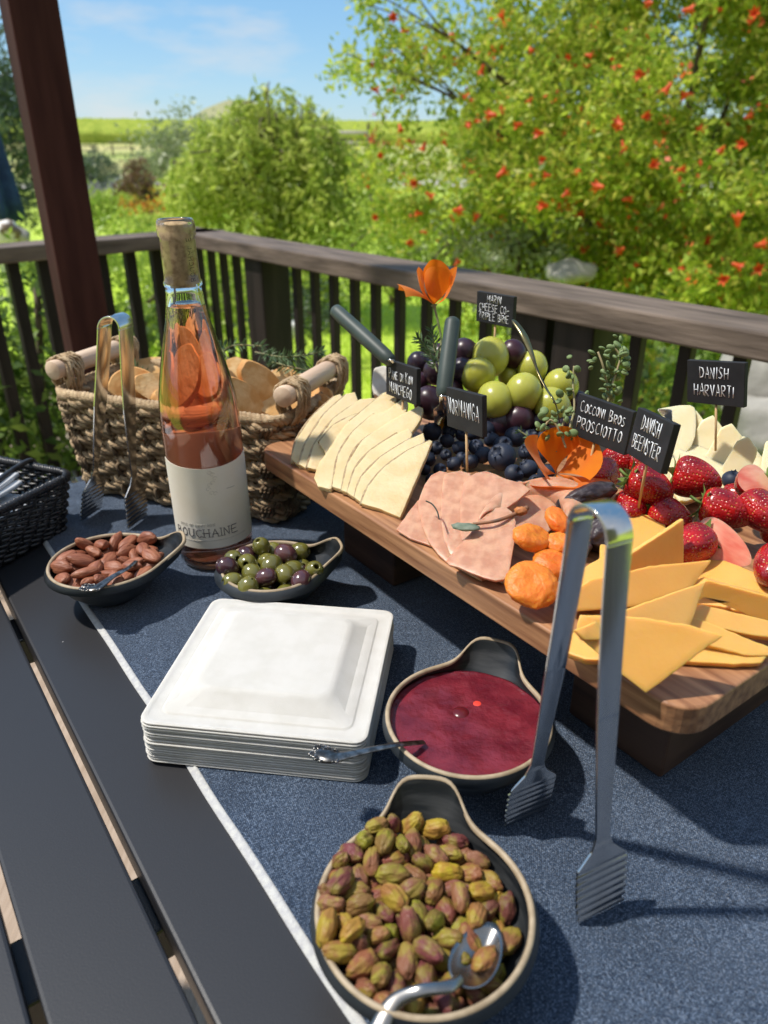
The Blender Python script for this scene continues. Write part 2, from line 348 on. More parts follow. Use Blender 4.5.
for k in range(7):
    a = k * .9; e0 = Vector((1.95 + .1 * math.cos(a), 5.6 + .1 * math.sin(a), -1.25)); e1 = Vector((1.95 + .5 * math.cos(a), 5.6 + .45 * math.sin(a), -.1)); e2 = Vector((1.95 + 1.2 * math.cos(a), 5.6 + 1.0 * math.sin(a), 1.0 + .3 * math.sin(3 * a)))
    sp = smoothpath([e0, e1, e2], 6); tube(bm, sp, [.055 - .045 * i / (len(sp) - 1) for i in range(len(sp))], 7)
for e2 in extra[:4]:
    sp = smoothpath([(1.0, 5.5, .3), (.5, 5.35, .65), tuple(e2)], 5); tube(bm, sp, [.011 - .008 * i / (len(sp) - 1) for i in range(len(sp))], 5)
for e2 in ex3[:3]:
    sp = smoothpath([(1.0, 5.3, .6), (.4, 5.2, .98), tuple(e2)], 5); tube(bm, sp, [.010 - .0075 * i / (len(sp) - 1) for i in range(len(sp))], 5)
mk('trunk', bm, BARK, pt)
FLM = mat('pomegranate flower', (.75, .07, .015), (.85, .16, .03), rough=.5, scale=60, transl=.3)
bm = bmesh.new()
for k in range(6):
    a = k * math.pi / 3; M_ = Matrix.Rotation(a, 3, 'Z'); vs = [bm.verts.new(M_ @ Vector(q)) for q in ((0, 0, 0), (.009, -.008, .016), (.026, 0, .028), (.009, .008, .016))]; bm.faces.new(vs)
lathe(bm, [(.002, -.02), (.008, -.012), (.009, 0), (.012, .01)], 8)
fl0 = mk('flower', bm, FLM, pt, world=False)
q = np.random.RandomState(12); best = {}
for f in c:
    key = (int((f[0] / f[1] * 820) // 34), int(((f[2] - HC) / f[1] * 820) // 30))
    if key not in best or f[1] < best[key][1]: best[key] = f
fr = np.array([best[k_] for k_ in sorted(best) if -3 < k_[0] < 12 and -5 < k_[1] < 7]); fr = fr[q.permutation(len(fr))][:98]
fl0.location = Vector(fr[0]) - parent_off(pt)
for i, f in enumerate(fr[1:]):
    o = fl0.copy(); COL.objects.link(o); f = Vector(f) + Vector((q.normal() * .07, -.13 + q.normal() * .03, q.normal() * .07)); o.location = f - parent_off(pt)
    o.rotation_euler = (q.uniform(0, 3), q.uniform(0, 3), q.uniform(0, 6)); s = q.uniform(.9, 1.5); o.scale = (s, s, s)
fc = c[(c[:, 1] < 5.5)]; fc = fc[q.permutation(len(fc))][:700]; FP = (fc[:, None, :] + q.normal(size=(len(fc), 5, 3)) * np.array((.018, .018, .018)) + q.normal(size=(len(fc), 1, 3)) * .05 + np.array((0, -.08, 0))).reshape(-1, 3)
leaves('small_blossoms', FP, .030, mat('blossom petals', (.72, .09, .03), rough=.5, island=[(.78, .07, .02), (.90, .26, .05), (.88, .20, .14)], transl=.35), pt, 77, asp=.7)['kind'] = 'stuff'
# weeping tree
wt = thing('weeping_tree', 'round light green weeping tree in the middle of the garden', 'tree', (-1.1, 8.2, -1.25))
q = np.random.RandomState(21); pts = []; bm = bmesh.new()
for k in range(330):
    a = q.uniform(0, 2 * math.pi); el = q.uniform(.0, 1) ** .6 * math.pi / 2; rr = .84 * q.uniform(.66, 1.12) * (1 + .22 * math.sin(2 * a + 1) + .1 * math.sin(5 * a))
    top = Vector((-1.1 + rr * math.cos(a) * math.sin(el), 8.2 + rr * math.sin(a) * math.sin(el), -.02 + .92 * math.cos(el) * q.uniform(.75, 1.10)))
    ln_ = q.uniform(.25, .8); n = int(ln_ * 75); out = Vector((math.cos(a), math.sin(a), 0)) * .12
    for j in range(n):
        tt_ = j / n; z = top.z - ln_ * tt_ ** 1.3
        if z > -1.15: pts.append((top.x + out.x * tt_ + q.normal() * .018, top.y + out.y * tt_ + q.normal() * .018, z))
    if k % 6 == 0: tube(bm, smoothpath([(-1.1, 8.2, -.1), (-1.1 + .4 * math.cos(a), 8.2 + .4 * math.sin(a), top.z * .7 + .1), tuple(top)], 4), .008, 5)
c2, P = clumps((-1.05, 8.2, -.5), (.85, .8, .7), 150, 40, .09, shell=.4, seed=23, zmin=-1.2)
leaves('crown', np.concatenate([np.array(pts), P]), .105, leafmat('weeping leaves', [(.22, .30, .05), (.50, .60, .10), (.70, .74, .20), (.34, .46, .07), (.60, .68, .13)], .5), wt, 2, asp=.28, hang=1.3)
tube(bm, smoothpath([(-1.1, 8.2, -1.27), (-1.08, 8.2, -.7), (-1.1, 8.2, .1), (-1.1, 8.2, .6)], 4), [.07] * 4 + [.06] * 4 + [.045] * 4 + [.02], 9)
mk('trunk', bm, BARK, wt)
def bush(name, label, cat, c, rad, n, per, size, m, seed, cr_=.09, group=None, asp=.42, hang=0, stem=True):
    b = thing(name, label, cat, (c[0], c[1], c[2] - rad[2]), 0, group); cc, P = clumps(c, rad, n, per, cr_, seed=seed, shell=.3)
    leaves('foliage', P, size, m, b, seed, asp=asp, hang=hang)
    if stem:
        bmm = bmesh.new()
        for k in range(min(8, len(cc))): tube(bmm, smoothpath([(c[0], c[1], c[2] - rad[2]), (c[0] * .7 + cc[k][0] * .3, c[1] * .7 + cc[k][1] * .3, c[2] - rad[2] * .3), tuple(cc[k])], 3), .012, 5)
        mk('stems', bmm, BARK, b)
    return b, cc
G1 = leafmat('fresh green leaves', [(.34, .48, .06), (.52, .66, .10), (.62, .70, .16), (.22, .34, .05)], .5)
G2 = leafmat('mid green leaves', [(.20, .32, .04), (.36, .50, .07), (.46, .58, .10)])
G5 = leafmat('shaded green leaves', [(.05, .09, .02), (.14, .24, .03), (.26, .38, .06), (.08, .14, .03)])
G3 = leafmat('olive grey leaves', [(.24, .30, .16), (.36, .42, .24), (.44, .47, .27)], .25)
G4 = leafmat('dark grey-green leaves', [(.06, .10, .06), (.10, .15, .09), (.14, .19, .12)], .2)
def gp(px, py, d):                       # point at ground distance d on a sight line
    r_ = ray(px, py); h = Vector((r_.x, r_.y, 0)).length; return CAM + r_ * (d / h)
bush('olive_tree', 'silvery grey-green olive tree behind the weeping tree', 'tree', gp(196, 172, 15), (1.25, .9, .85), 130, 50, .10, G3, 31, .14)
bush('cypress_tree', 'dark grey-green tree cut off at the left edge of the photo', 'tree', gp(-16, 130, 14), (.85, .8, 1.5), 200, 60, .09, G4, 32, .13)
bush('round_shrub', 'clipped round dark green shrub by the gravel road', 'shrub', gp(95, 172, 31), (1.05, .9, .62), 70, 50, .12, G4, 33, .16)
bush('spiky_plant', 'purple-brown seed-head plant beside the orange flower patch', 'plant', gp(143, 189, 13), (.30, .3, .42), 40, 40, .08, leafmat('purple brown leaves', [(.13, .07, .05), (.22, .13, .08), (.26, .22, .10)], .2), 34, .05)
for i, (px, py, d, rad, sd, nm, lb) in enumerate(((110, 208, 14, (1.0, .7, .22), 41, G1, 'low bright green mound of leaves left of the purple-brown plant'),
        (165, 234, 11, (.9, .6, .18), 42, G1, 'low bright green border plant behind the bottle neck'),
        (215, 215, 12, (.7, .6, .45), 43, G1, 'leafy green plant at the foot of the weeping tree, left side'),
        (385, 215, 7.5, (.55, .5, .42), 44, G1, 'pale green bush between the weeping tree and the pomegranate'),
        (395, 262, 6.2, (.55, .4, .35), 45, G2, 'mid green bush directly behind the orange poppy'),
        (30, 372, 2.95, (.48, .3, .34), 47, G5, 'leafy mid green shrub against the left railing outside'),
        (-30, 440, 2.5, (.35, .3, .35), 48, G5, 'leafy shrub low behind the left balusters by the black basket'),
        (120, 295, 4.6, (.55, .4, .42), 49, G2, 'light green plant seen through the balusters right of the post'),
        (205, 290, 5.0, (.45, .4, .35), 50, G1, 'light green plant seen through the balusters behind the bottle'),
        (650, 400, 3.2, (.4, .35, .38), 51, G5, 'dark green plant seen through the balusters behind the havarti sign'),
        (270, 305, 6.2, (.5, .4, .3), 52, G4, 'dark green clump in shade at the edge of the lawn'),
        (520, 262, 5.2, (.5, .4, .3), 53, G3, 'grey-green shrub under the pomegranate tree'))):
    bush('garden_plant', lb, 'plant', gp(px, py, d), rad, 60, 46, .05 if d < 8 else .09, nm, sd, .07 if d < 8 else .11, 'planting around the garden')
bush('yellow_plant', 'yellow-flowered plant seen through the railing beside the oregano sprig', 'plant', gp(618, 392, 3.2), (.16, .15, .25), 30, 40, .035, leafmat('yellow petals', [(.55, .48, .05), (.35, .42, .06), (.6, .52, .08)]), 61, .05)
ob, oc = bush('orange_flower_patch', 'patch of orange poppies in the garden behind the bottle neck', 'flowers', gp(168, 208, 12), (.62, .4, .16), 40, 24, .07, leafmat('orange garden petals', [(.75, .18, .02), (.3, .4, .06), (.8, .26, .03)]), 62, .08)
bush('pink_flower_bush', 'grey-green bush with a single pink bloom below the pomegranate', 'bush', gp(455, 232, 6), (.4, .35, .3), 30, 36, .05, G3, 63, .06)
bush('red_rose', 'red blooms beside the distant fence post', 'flowers', gp(377, 141, 26), (.32, .3, .5), 14, 20, .12, leafmat('red petals', [(.5, .03, .05), (.6, .08, .08), (.2, .25, .06)]), 64, .09)
# lavender
bush('lavender_bush', 'pale lilac lavender beside the round shrub', 'plant', gp(130, 188, 26), (1.5, .5, .22), 50, 30, .1, leafmat('lavender', [(.30, .28, .38), (.40, .38, .46), (.25, .3, .22)]), 65, .1)
# lawn blades: one mass
q = np.random.RandomState(5); n = 42000; gy = q.uniform(2.9, 11, n) ; gx = q.uniform(-.75, .75, n) * gy
ok = np.ones(n, bool)
P = np.stack([gx, gy, np.full(n, -1.25)], 1)
def deckside(P): 
    s = (P[:, 0] - A0.x) * nr.x + (P[:, 1] - A0.y) * nr.y; return s < -.1
P = P[deckside(P)]
g = leaves('grass', P, .085, leafmat('grass blades', [(.50, .68, .07), (.64, .80, .11), (.72, .84, .15)], .5), None, 5, asp=.12, up=3); tag(g, 'bright green lawn grass', 'grass', kind='stuff')
# stones
def rock(name, label, c, rx, ry, rz, sd, m, group=None, cat='rock'):
    bmm = bmesh.new(); ico(bmm, (0, 0, 0), rx, ry, rz, 3, None, lambda v: 1 + .28 * noise.noise(v * 1.3 + Vector((sd, 0, 0))) + .1 * noise.noise(v * 4 + Vector((sd, 0, 0))))
    o = mk(name, bmm, m); o.location = c; return tag(o, label, cat, group)
ROCKM = mat('pale stone', (.26, .25, .22), (.42, .40, .36), rough=.9, scale=9, bump=.01)
rock('garden_rock', 'pale flat stone on the grass under the pomegranate tree', gp(570, 272, 4.6), .15, .12, .07, 1, ROCKM)
rock('garden_rock', 'large pale boulder low behind the railing at the right edge', gp(772, 375, 2.7), .17, .16, .2, 2, ROCKM)
rock('garden_rock', 'grey-white boulder below the large boulder at the right edge', gp(790, 425, 2.6), .2, .18, .12, 3, ROCKM)
for i, (px, py, d, s) in enumerate(((133, 305, 5.2, .05), (148, 310, 5.2, .07), (150, 292, 5.5, .05), (212, 300, 5.6, .06), (222, 305, 5.6, .07), (230, 300, 5.7, .05), (292, 330, 5.2, .08), (350, 322, 5.4, .05))):
    rock('white_pebble', 'small white stone among the plants outside the railing', gp(px, py, d), s, s * .8, s * .8, 10 + i, mat('white stone', (.75, .74, .72), (.62, .6, .58), rough=.8, scale=20), 'white stones edging the garden bed', 'stone')
# distant picnic tables
PTM = mat('weathered wood', (.10, .08, .07), (.2, .17, .15), rough=.8, scale=9)
for i, (px, py, d, lb) in enumerate(((122, 150, 62, 'small dark picnic table on the far grass, right one of the pair'), (84, 156, 58, 'small dark picnic table on the far grass, left one beside the post'))):
    g0 = gp(px, py, d); g0.z = gz(g0.x, g0.y); r = thing('picnic_table', lb, 'picnic table', g0, .3)
    bmm = bmesh.new(); box(bmm, (0, 0, .75), (1.9, .8, .08)); mk('tabletop', bmm, PTM, r, world=False)
    for s in (-1, 1):
        bmm = bmesh.new(); box(bmm, (0, .72 * s, .44), (1.9, .28, .06)); mk('bench_seat', bmm, PTM, r, world=False)
        bmm = bmesh.new(); box(bmm, (.65 * s, 0, .38), (.1, 1.4, .08)); box(bmm, (.65 * s, .4, .36), (.09, .1, .78), Matrix.Rotation(.4, 3, 'X')); box(bmm, (.65 * s, -.4, .36), (.09, .1, .78), Matrix.Rotation(-.4, 3, 'X')); mk('leg', bmm, PTM, r, world=False)
# fence far right of the weeping tree
f0 = gp(369, 153, 34); fz = f0.z; fr_ = thing('ranch_fence', 'weathered post-and-rail fence in the distance beside the weeping tree', 'fence', f0)
xs = []
for k, px in enumerate((369, 331, 296, 262)):
    b = gp(px, 153 - k, 34 + k * 1.2); xs.append(b); bmm = bmesh.new(); box(bmm, (b.x, b.y, b.z + .45), (.16, .14, 1.3)); mk('post', bmm, PTM, fr_, smooth=False)
for hh in (.75, .35):
    bmm = bmesh.new()
    for a_, b_ in zip(xs, xs[1:]):
        tube(bmm, [a_ + Vector((0, -.08, hh)), b_ + Vector((0, -.08, hh))], .06, 6)
    mk('rail', bmm, mat('pale rail wood', (.45, .42, .38), (.3, .28, .25), rough=.8), fr_)
# closed umbrella
ub = gp(3, 224, 5.6); ub_t = thing('closed_umbrella', 'closed navy blue patio umbrella at the left edge', 'umbrella', (ub.x - .05, ub.y, -1.25))
bm = bmesh.new(); cx, cy = ub.x - .05, ub.y
rings = []
for k in range(9):
    z = ub.z + 1.2 * k / 8 + .02; rr = .155 * (1 - k / 8) ** .8 + .015
    rings.append([Vector((cx + rr * (1 + .22 * math.cos(8 * a_)) * math.cos(a_), cy + rr * (1 + .22 * math.cos(8 * a_)) * math.sin(a_), z)) for a_ in [2 * math.pi * j / 64 for j in range(64)]])
loft(bm, rings, True, True, True); mk('canopy', bm, mat('navy canvas', (.008, .03, .09), (.015, .05, .13), rough=.8, scale=20), ub_t)
bm = bmesh.new(); tube(bm, [(cx, cy, -1.25), (cx, cy, ub.z + 1.28)], .02, 10); mk('pole', bm, mat('white pole', (.6, .6, .58), rough=.4), ub_t)
rock('flower_pot', 'pale rounded pot with brown markings beneath the navy umbrella', gp(6, 232, 5.3), .085, .07, .07, 20, mat('mottled pot', (.7, .68, .66), (.2, .14, .1), rough=.6, scale=14, lo=.48, hi=.55), cat='pot')
rock('flower_pot', 'small white pot right of the mottled pot under the umbrella', gp(22, 236, 5.3), .05, .05, .05, 21, ROCKM, cat='pot')
# unseen board wall and door, added behind the camera to cut sky fill
hw = thing('added_wall', 'tan board-clad wall added unseen behind the camera to shade the scene', 'added_wall', (0, -2.2, DZ))
SIDM = mat('tan siding', (.20, .155, .115), (.27, .21, .16), rough=.8, scale=5, stretch=(1, 6, 6))
bm = bmesh.new(); box(bm, (.6, -2.3, .78), (7.5, .12, 3.05)); mk('wall', bm, SIDM, hw, smooth=False)
bm = bmesh.new()
for k in range(19): box(bm, (.6, -2.232, -.65 + k * .16), (7.5, .016, .150), Matrix.Rotation(R(-3), 3, 'X'))
mk('siding', bm, SIDM, hw, smooth=False)
bm = bmesh.new(); box(bm, (1.1, -2.215, .30), (.95, .05, 2.05)); mk('door', bm, mat('dark door', (.05, .045, .04), (.08, .07, .06), rough=.5), hw, smooth=False, bevel=.004)
# ------------------------------------------------------------------ table
TBM = mat('charcoal powder coat', (.024, .024, .027), (.22, .22, .22), rough=.40, scale=17, kind='voronoi', lo=.016, hi=.009, rough2=.6, bump=.00006, bscale=900, spec=.5)
tb = thing('patio_table', 'long charcoal slatted metal patio table', 'table', uv(.3, .25, DZ))
slots = [.0545 + .0645 * k for k in range(-3, 9)]
edges = [-.16] + [s for s in slots if s > -.15] + [.615]
for a_, b_ in zip(edges, edges[1:]):
    bm = bmesh.new(); uvbox(bm, -.35, .93, a_ + .003, b_ - .003, -.022, 0); mk('slat', bm, TBM, tb, smooth=False, bevel=.0022)
for u0 in (.293, .632, -.1):
    bm = bmesh.new(); uvbox(bm, u0, u0 + .042, -.15, .605, -.05, -.0225); mk('crossbar', bm, TBM, tb, smooth=False, bevel=.002)
for u0, v0 in ((.86, -.12), (.86, .56), (-.3, -.12), (-.3, .56)):
    bm = bmesh.new(); uvbox(bm, u0, u0 + .05, v0, v0 + .05, DZ, -.023); mk('leg', bm, TBM, tb, smooth=False, bevel=.003)
# ------------------------------------------------------------------ runner
CLM = bpy.data.materials.new('blue slub weave'); CLM.use_nodes = True; t = CLM.node_tree; l = t.links.new; p = t.nodes['Principled BSDF']; p.inputs['Roughness'].default_value = .9; p.inputs['Specular IOR Level'].default_value = .2; p.inputs['Sheen Weight'].default_value = .25
tc = t.nodes.new('ShaderNodeTexCoord')
def ntex(st, sc, det=2):
    mp = t.nodes.new('ShaderNodeMapping'); mp.inputs['Rotation'].default_value = (0, 0, -YAW); mp2 = t.nodes.new('ShaderNodeMapping'); mp2.inputs['Scale'].default_value = st
    l(tc.outputs['Object'], mp.inputs[0]); l(mp.outputs[0], mp2.inputs[0]); n = t.nodes.new('ShaderNodeTexNoise'); n.inputs['Scale'].default_value = sc; n.inputs['Detail'].default_value = det; l(mp2.outputs[0], n.inputs['Vector']); return n.outputs['Fac']
na = ntex((1, .28, 1), 1700, 1); nb = ntex((.28, 1, 1), 1700, 1); nc = ntex((1, 1, 1), 16, 5); nd = ntex((1, 1, 1), 60, 3)
mpw = t.nodes.new('ShaderNodeMapping'); mpw.inputs['Rotation'].default_value = (0, 0, -YAW); l(tc.outputs['Object'], mpw.inputs[0]); sx = t.nodes.new('ShaderNodeSeparateXYZ'); l(mpw.outputs[0], sx.inputs[0])
def mth(op, a_, b_=None, c_=None):
    m_ = t.nodes.new('ShaderNodeMath'); m_.operation = op
    for i_, q in enumerate((a_, b_, c_)):
        if q is None: continue
        if isinstance(q, (int, float)): m_.inputs[i_].default_value = q
        else: l(q, m_.inputs[i_])
    return m_.outputs[0]
TH = 2 * math.pi / .0016
wx = mth('SINE', mth('ADD', mth('MULTIPLY', sx.outputs[0], TH), mth('MULTIPLY', nd, 9))); wy = mth('SINE', mth('ADD', mth('MULTIPLY', sx.outputs[1], TH), mth('MULTIPLY', nc, 9)))
wv = mth('MULTIPLY', wx, wy)                                   # over-and-under threads
mxn = mth('MAXIMUM', na, nb)
class _O:
    pass
ad = _O(); ad.outputs = [mth('MULTIPLY_ADD', wv, .125, mxn)]
ad2 = _O(); ad2.outputs = [mth('MULTIPLY_ADD', nc, .16, ad.outputs[0])]
cr = t.nodes.new('ShaderNodeValToRGB'); e = cr.color_ramp.elements; e[0].position = .50; e[0].color = (.010, .020, .040, 1); e[1].position = .86; e[1].color = (.18, .235, .33, 1); q_ = e.new(.67); q_.color = (.027, .050, .092, 1)
l(ad2.outputs[0], cr.inputs[0]); l(cr.outputs[0], p.inputs['Base Color'])
bp = t.nodes.new('ShaderNodeBump'); bp.inputs['Distance'].default_value = .0009; l(ad.outputs[0], bp.inputs['Height']); l(bp.outputs[0], p.inputs['Normal'])
rn = thing('table_runner', 'blue woven table runner with a white hem lying along the table', 'table runner', uv(.3, .3, 0))
def clz(u, v): return .0022 + max(0, .0016 * noise.noise(Vector((u * 9, v * 14, 2)))) + .0005 * noise.noise(Vector((u * 40, v * 40, 0)))
bm = bmesh.new(); nu, nv = 130, 60
edge = lambda u: .1145 + .0005 * math.sin(u * 19) + .0004 * math.sin(u * 47 + 1)
rows = [[uv(-.1 + 1.005 * i / nu, edge(-.1 + 1.005 * i / nu) + (.60 - edge(0)) * j / nv, clz(-.1 + 1.005 * i / nu, .115 + .485 * j / nv)) for j in range(nv + 1)] for i in range(nu + 1)]
loft(bm, rows, close=False); mk('cloth', bm, CLM, rn)
bm = bmesh.new(); rows = []
for i in range(400):
    u_ = -.1 + 1.005 * i / 399; e_ = edge(u_)
    rows.append([uv(u_, e_ - .0052, .0006), uv(u_, e_ - .0050, .0018), uv(u_, e_ - .0026, .0022 + .0002 * math.sin(i * 2.4)), uv(u_, e_ - .001, .0034), uv(u_, e_ + .0004, .0020)])
loft(bm, rows, close=False); mk('hem', bm, mat('white hem tape', (.52, .52, .50), (.42, .42, .43), rough=.85, scale=300, bump=.0004, bscale=700), rn)

# ------------------------------------------------------------------ stack of plates
PLM = mat('moulded fibre plate', (.56, .54, .50), (.60, .58, .545), rough=.62, scale=60, bump=.00012, bscale=1400, bkind='noise', spec=.35, sss=.0015, sssr=(1, .95, .9))
def plate_mesh():
    bm = bmesh.new(); h = .0755
    prof = [(h - .0006, -.0002, .009), (h + .0004, .0002, .009), (h + .0002, .0009, .009), (h - .0006, .0011, .009), (h - .002, .0012, .008), (h - .0035, .0006, .008), (h - .0105, .0002, .007), (h - .0115, .0013, .007), (h - .0180, .0020, .008), (h - .0265, .0085, .011), (h - .0290, .0102, .011), (h - .032, .0105, .010), (.02, .0106, .006), (.001, .0106, .0006)]
    loft(bm, [rrect(a, a * 1.0, r_, z, 5) for a, z, r_ in prof], True, False, True)
    loft(bm, [rrect(a - .0008, a - .0008, max(r_ - .0008, .0002), z - .0007, 5) for a, z, r_ in prof], True, False, True)
    return bm
c0 = Vector((-.0765, .4385, 0)); prz = R(-7.6); first = None; random.seed(3)
for k in range(17):
    z = .0032 + k * .0020
    jit = (random.uniform(-.0006, .0006), random.uniform(-.0006, .0006), random.uniform(-.004, .004))
    if first is None:
        o = first = mk('square_plate', plate_mesh(), PLM, None); o.location = c0 + Vector((0, 0, z)); o.rotation_euler = (0, 0, prz)
        s = o.modifiers.new('b', 'BEVEL'); s.width = .0002; s.segments = 1
        tag(o, 'white square fibre plate upside down within the stack on the blue runner', 'plate', 'stacked white square plates')
    else:
        o = first.copy(); COL.objects.link(o); o.location = c0 + Vector((jit[0], jit[1], z)); o.rotation_euler = (0, 0, prz + jit[2])
top_plate = o; o['label'] = 'topmost white square plate of the stack, upside down with raised square base'

# ------------------------------------------------------------------ ear-handled bowls
BOD = mat('dark blue-black stoneware', (.018, .023, .030), (.035, .042, .05), rough=.45, scale=25, rough2=.6, spec=.5, bump=.0003, bscale=120)
INM = mat('dark streaked glaze', (.010, .012, .014), (.05, .052, .054), rough=.34, scale=30, stretch=(1, 1, 7), detail=5, lo=.45, hi=.75)
RIMM = mat('unglazed tan rim', (.30, .225, .14), (.42, .33, .22), rough=.55, scale=120, detail=5)
def bowl(name, label, cat, loc, ear, Rr=.0615, H=.043, zf=.020, ew=19, el=.0190, eh=.0118):
    r = thing(name, label, cat, loc); N = 144
    def e(a):
        d = abs((a - ear + math.pi) % (2 * math.pi) - math.pi); x = d / R(ew); return 1 / (1 + x ** 4.6)
    outer = [(.020, 0, 0), (.024, .001, 0), (.030, .005, 0), (.0425, .016, .0), (.0525, .029, .12), (.0592, H - .006, .6), (Rr, H - .0005, 1)]
    inner = [(Rr - .0032, H - .0005, 1), (.0565, H - .007, .5), (.052, zf + .010, .0), (.042, zf + .002, 0), (.02, zf, 0), (.0005, zf, 0)]
    k_ = Rr / .0615
    def ring(rr, z, f):
        out = []
        for j in range(N):
            a = 2 * math.pi * j / N; q = e(a) * f; wob = 1 + .006 * math.sin(3 * a + 1)
            out.append(Vector(((rr * k_ + el * q) * wob * math.cos(a), (rr * k_ + el * q) * wob * math.sin(a), z + eh * q)))
        return out
    bm = bmesh.new(); loft(bm, [ring(.0005, 0.001, 0)] + [ring(*q) for q in outer]); mk('body', bm, BOD, r, world=False)
    bm = bmesh.new(); loft(bm, [ring(*q) for q in inner], cap1=True); mk('glazed_inside', bm, INM, r, world=False)
    bm = bmesh.new(); A, B = ring(*outer[-1]), ring(*inner[0]); M1 = [a.lerp(b, .25) + Vector((0, 0, .0011)) for a, b in zip(A, B)]; M2 = [a.lerp(b, .75) + Vector((0, 0, .0011)) for a, b in zip(A, B)]
    loft(bm, [[a.lerp(b, -.08) - Vector((0, 0, .0014)) for a, b in zip(A, B)], A, M1, M2, B, [a.lerp(b, 1.05) - Vector((0, 0, .0012)) for a, b in zip(A, B)]]); mk('rim', bm, RIMM, r, world=False)
    return r
ang = lambda x, y: math.atan2(y, x)
PB = at(424, 906, .046); PB.z = .0035; JB = at(468, 716, .046); JB.z = .0035; AB = at(107, 560, .040); AB.z = .0030; OB = at(272, 568, .040); OB.z = .0035
bowl('pistachio_bowl', 'dark stoneware ear-handled bowl full of pistachios at the bottom of the photo', 'bowl', PB, R(86), Rr=.0568)
bowl('jam_bowl', 'dark stoneware ear-handled bowl holding red jam, under the board edge', 'bowl', JB, R(68), Rr=.0572)
bowl('almond_bowl', 'dark stoneware ear-handled bowl of almonds left of the bottle', 'bowl', AB, R(18), H=.038, zf=.018, Rr=.0560, eh=.012)
bowl('olive_bowl', 'dark stoneware ear-handled bowl of olives right of the bottle', 'bowl', OB, R(18), H=.040, zf=.016, Rr=.0525, eh=.012)

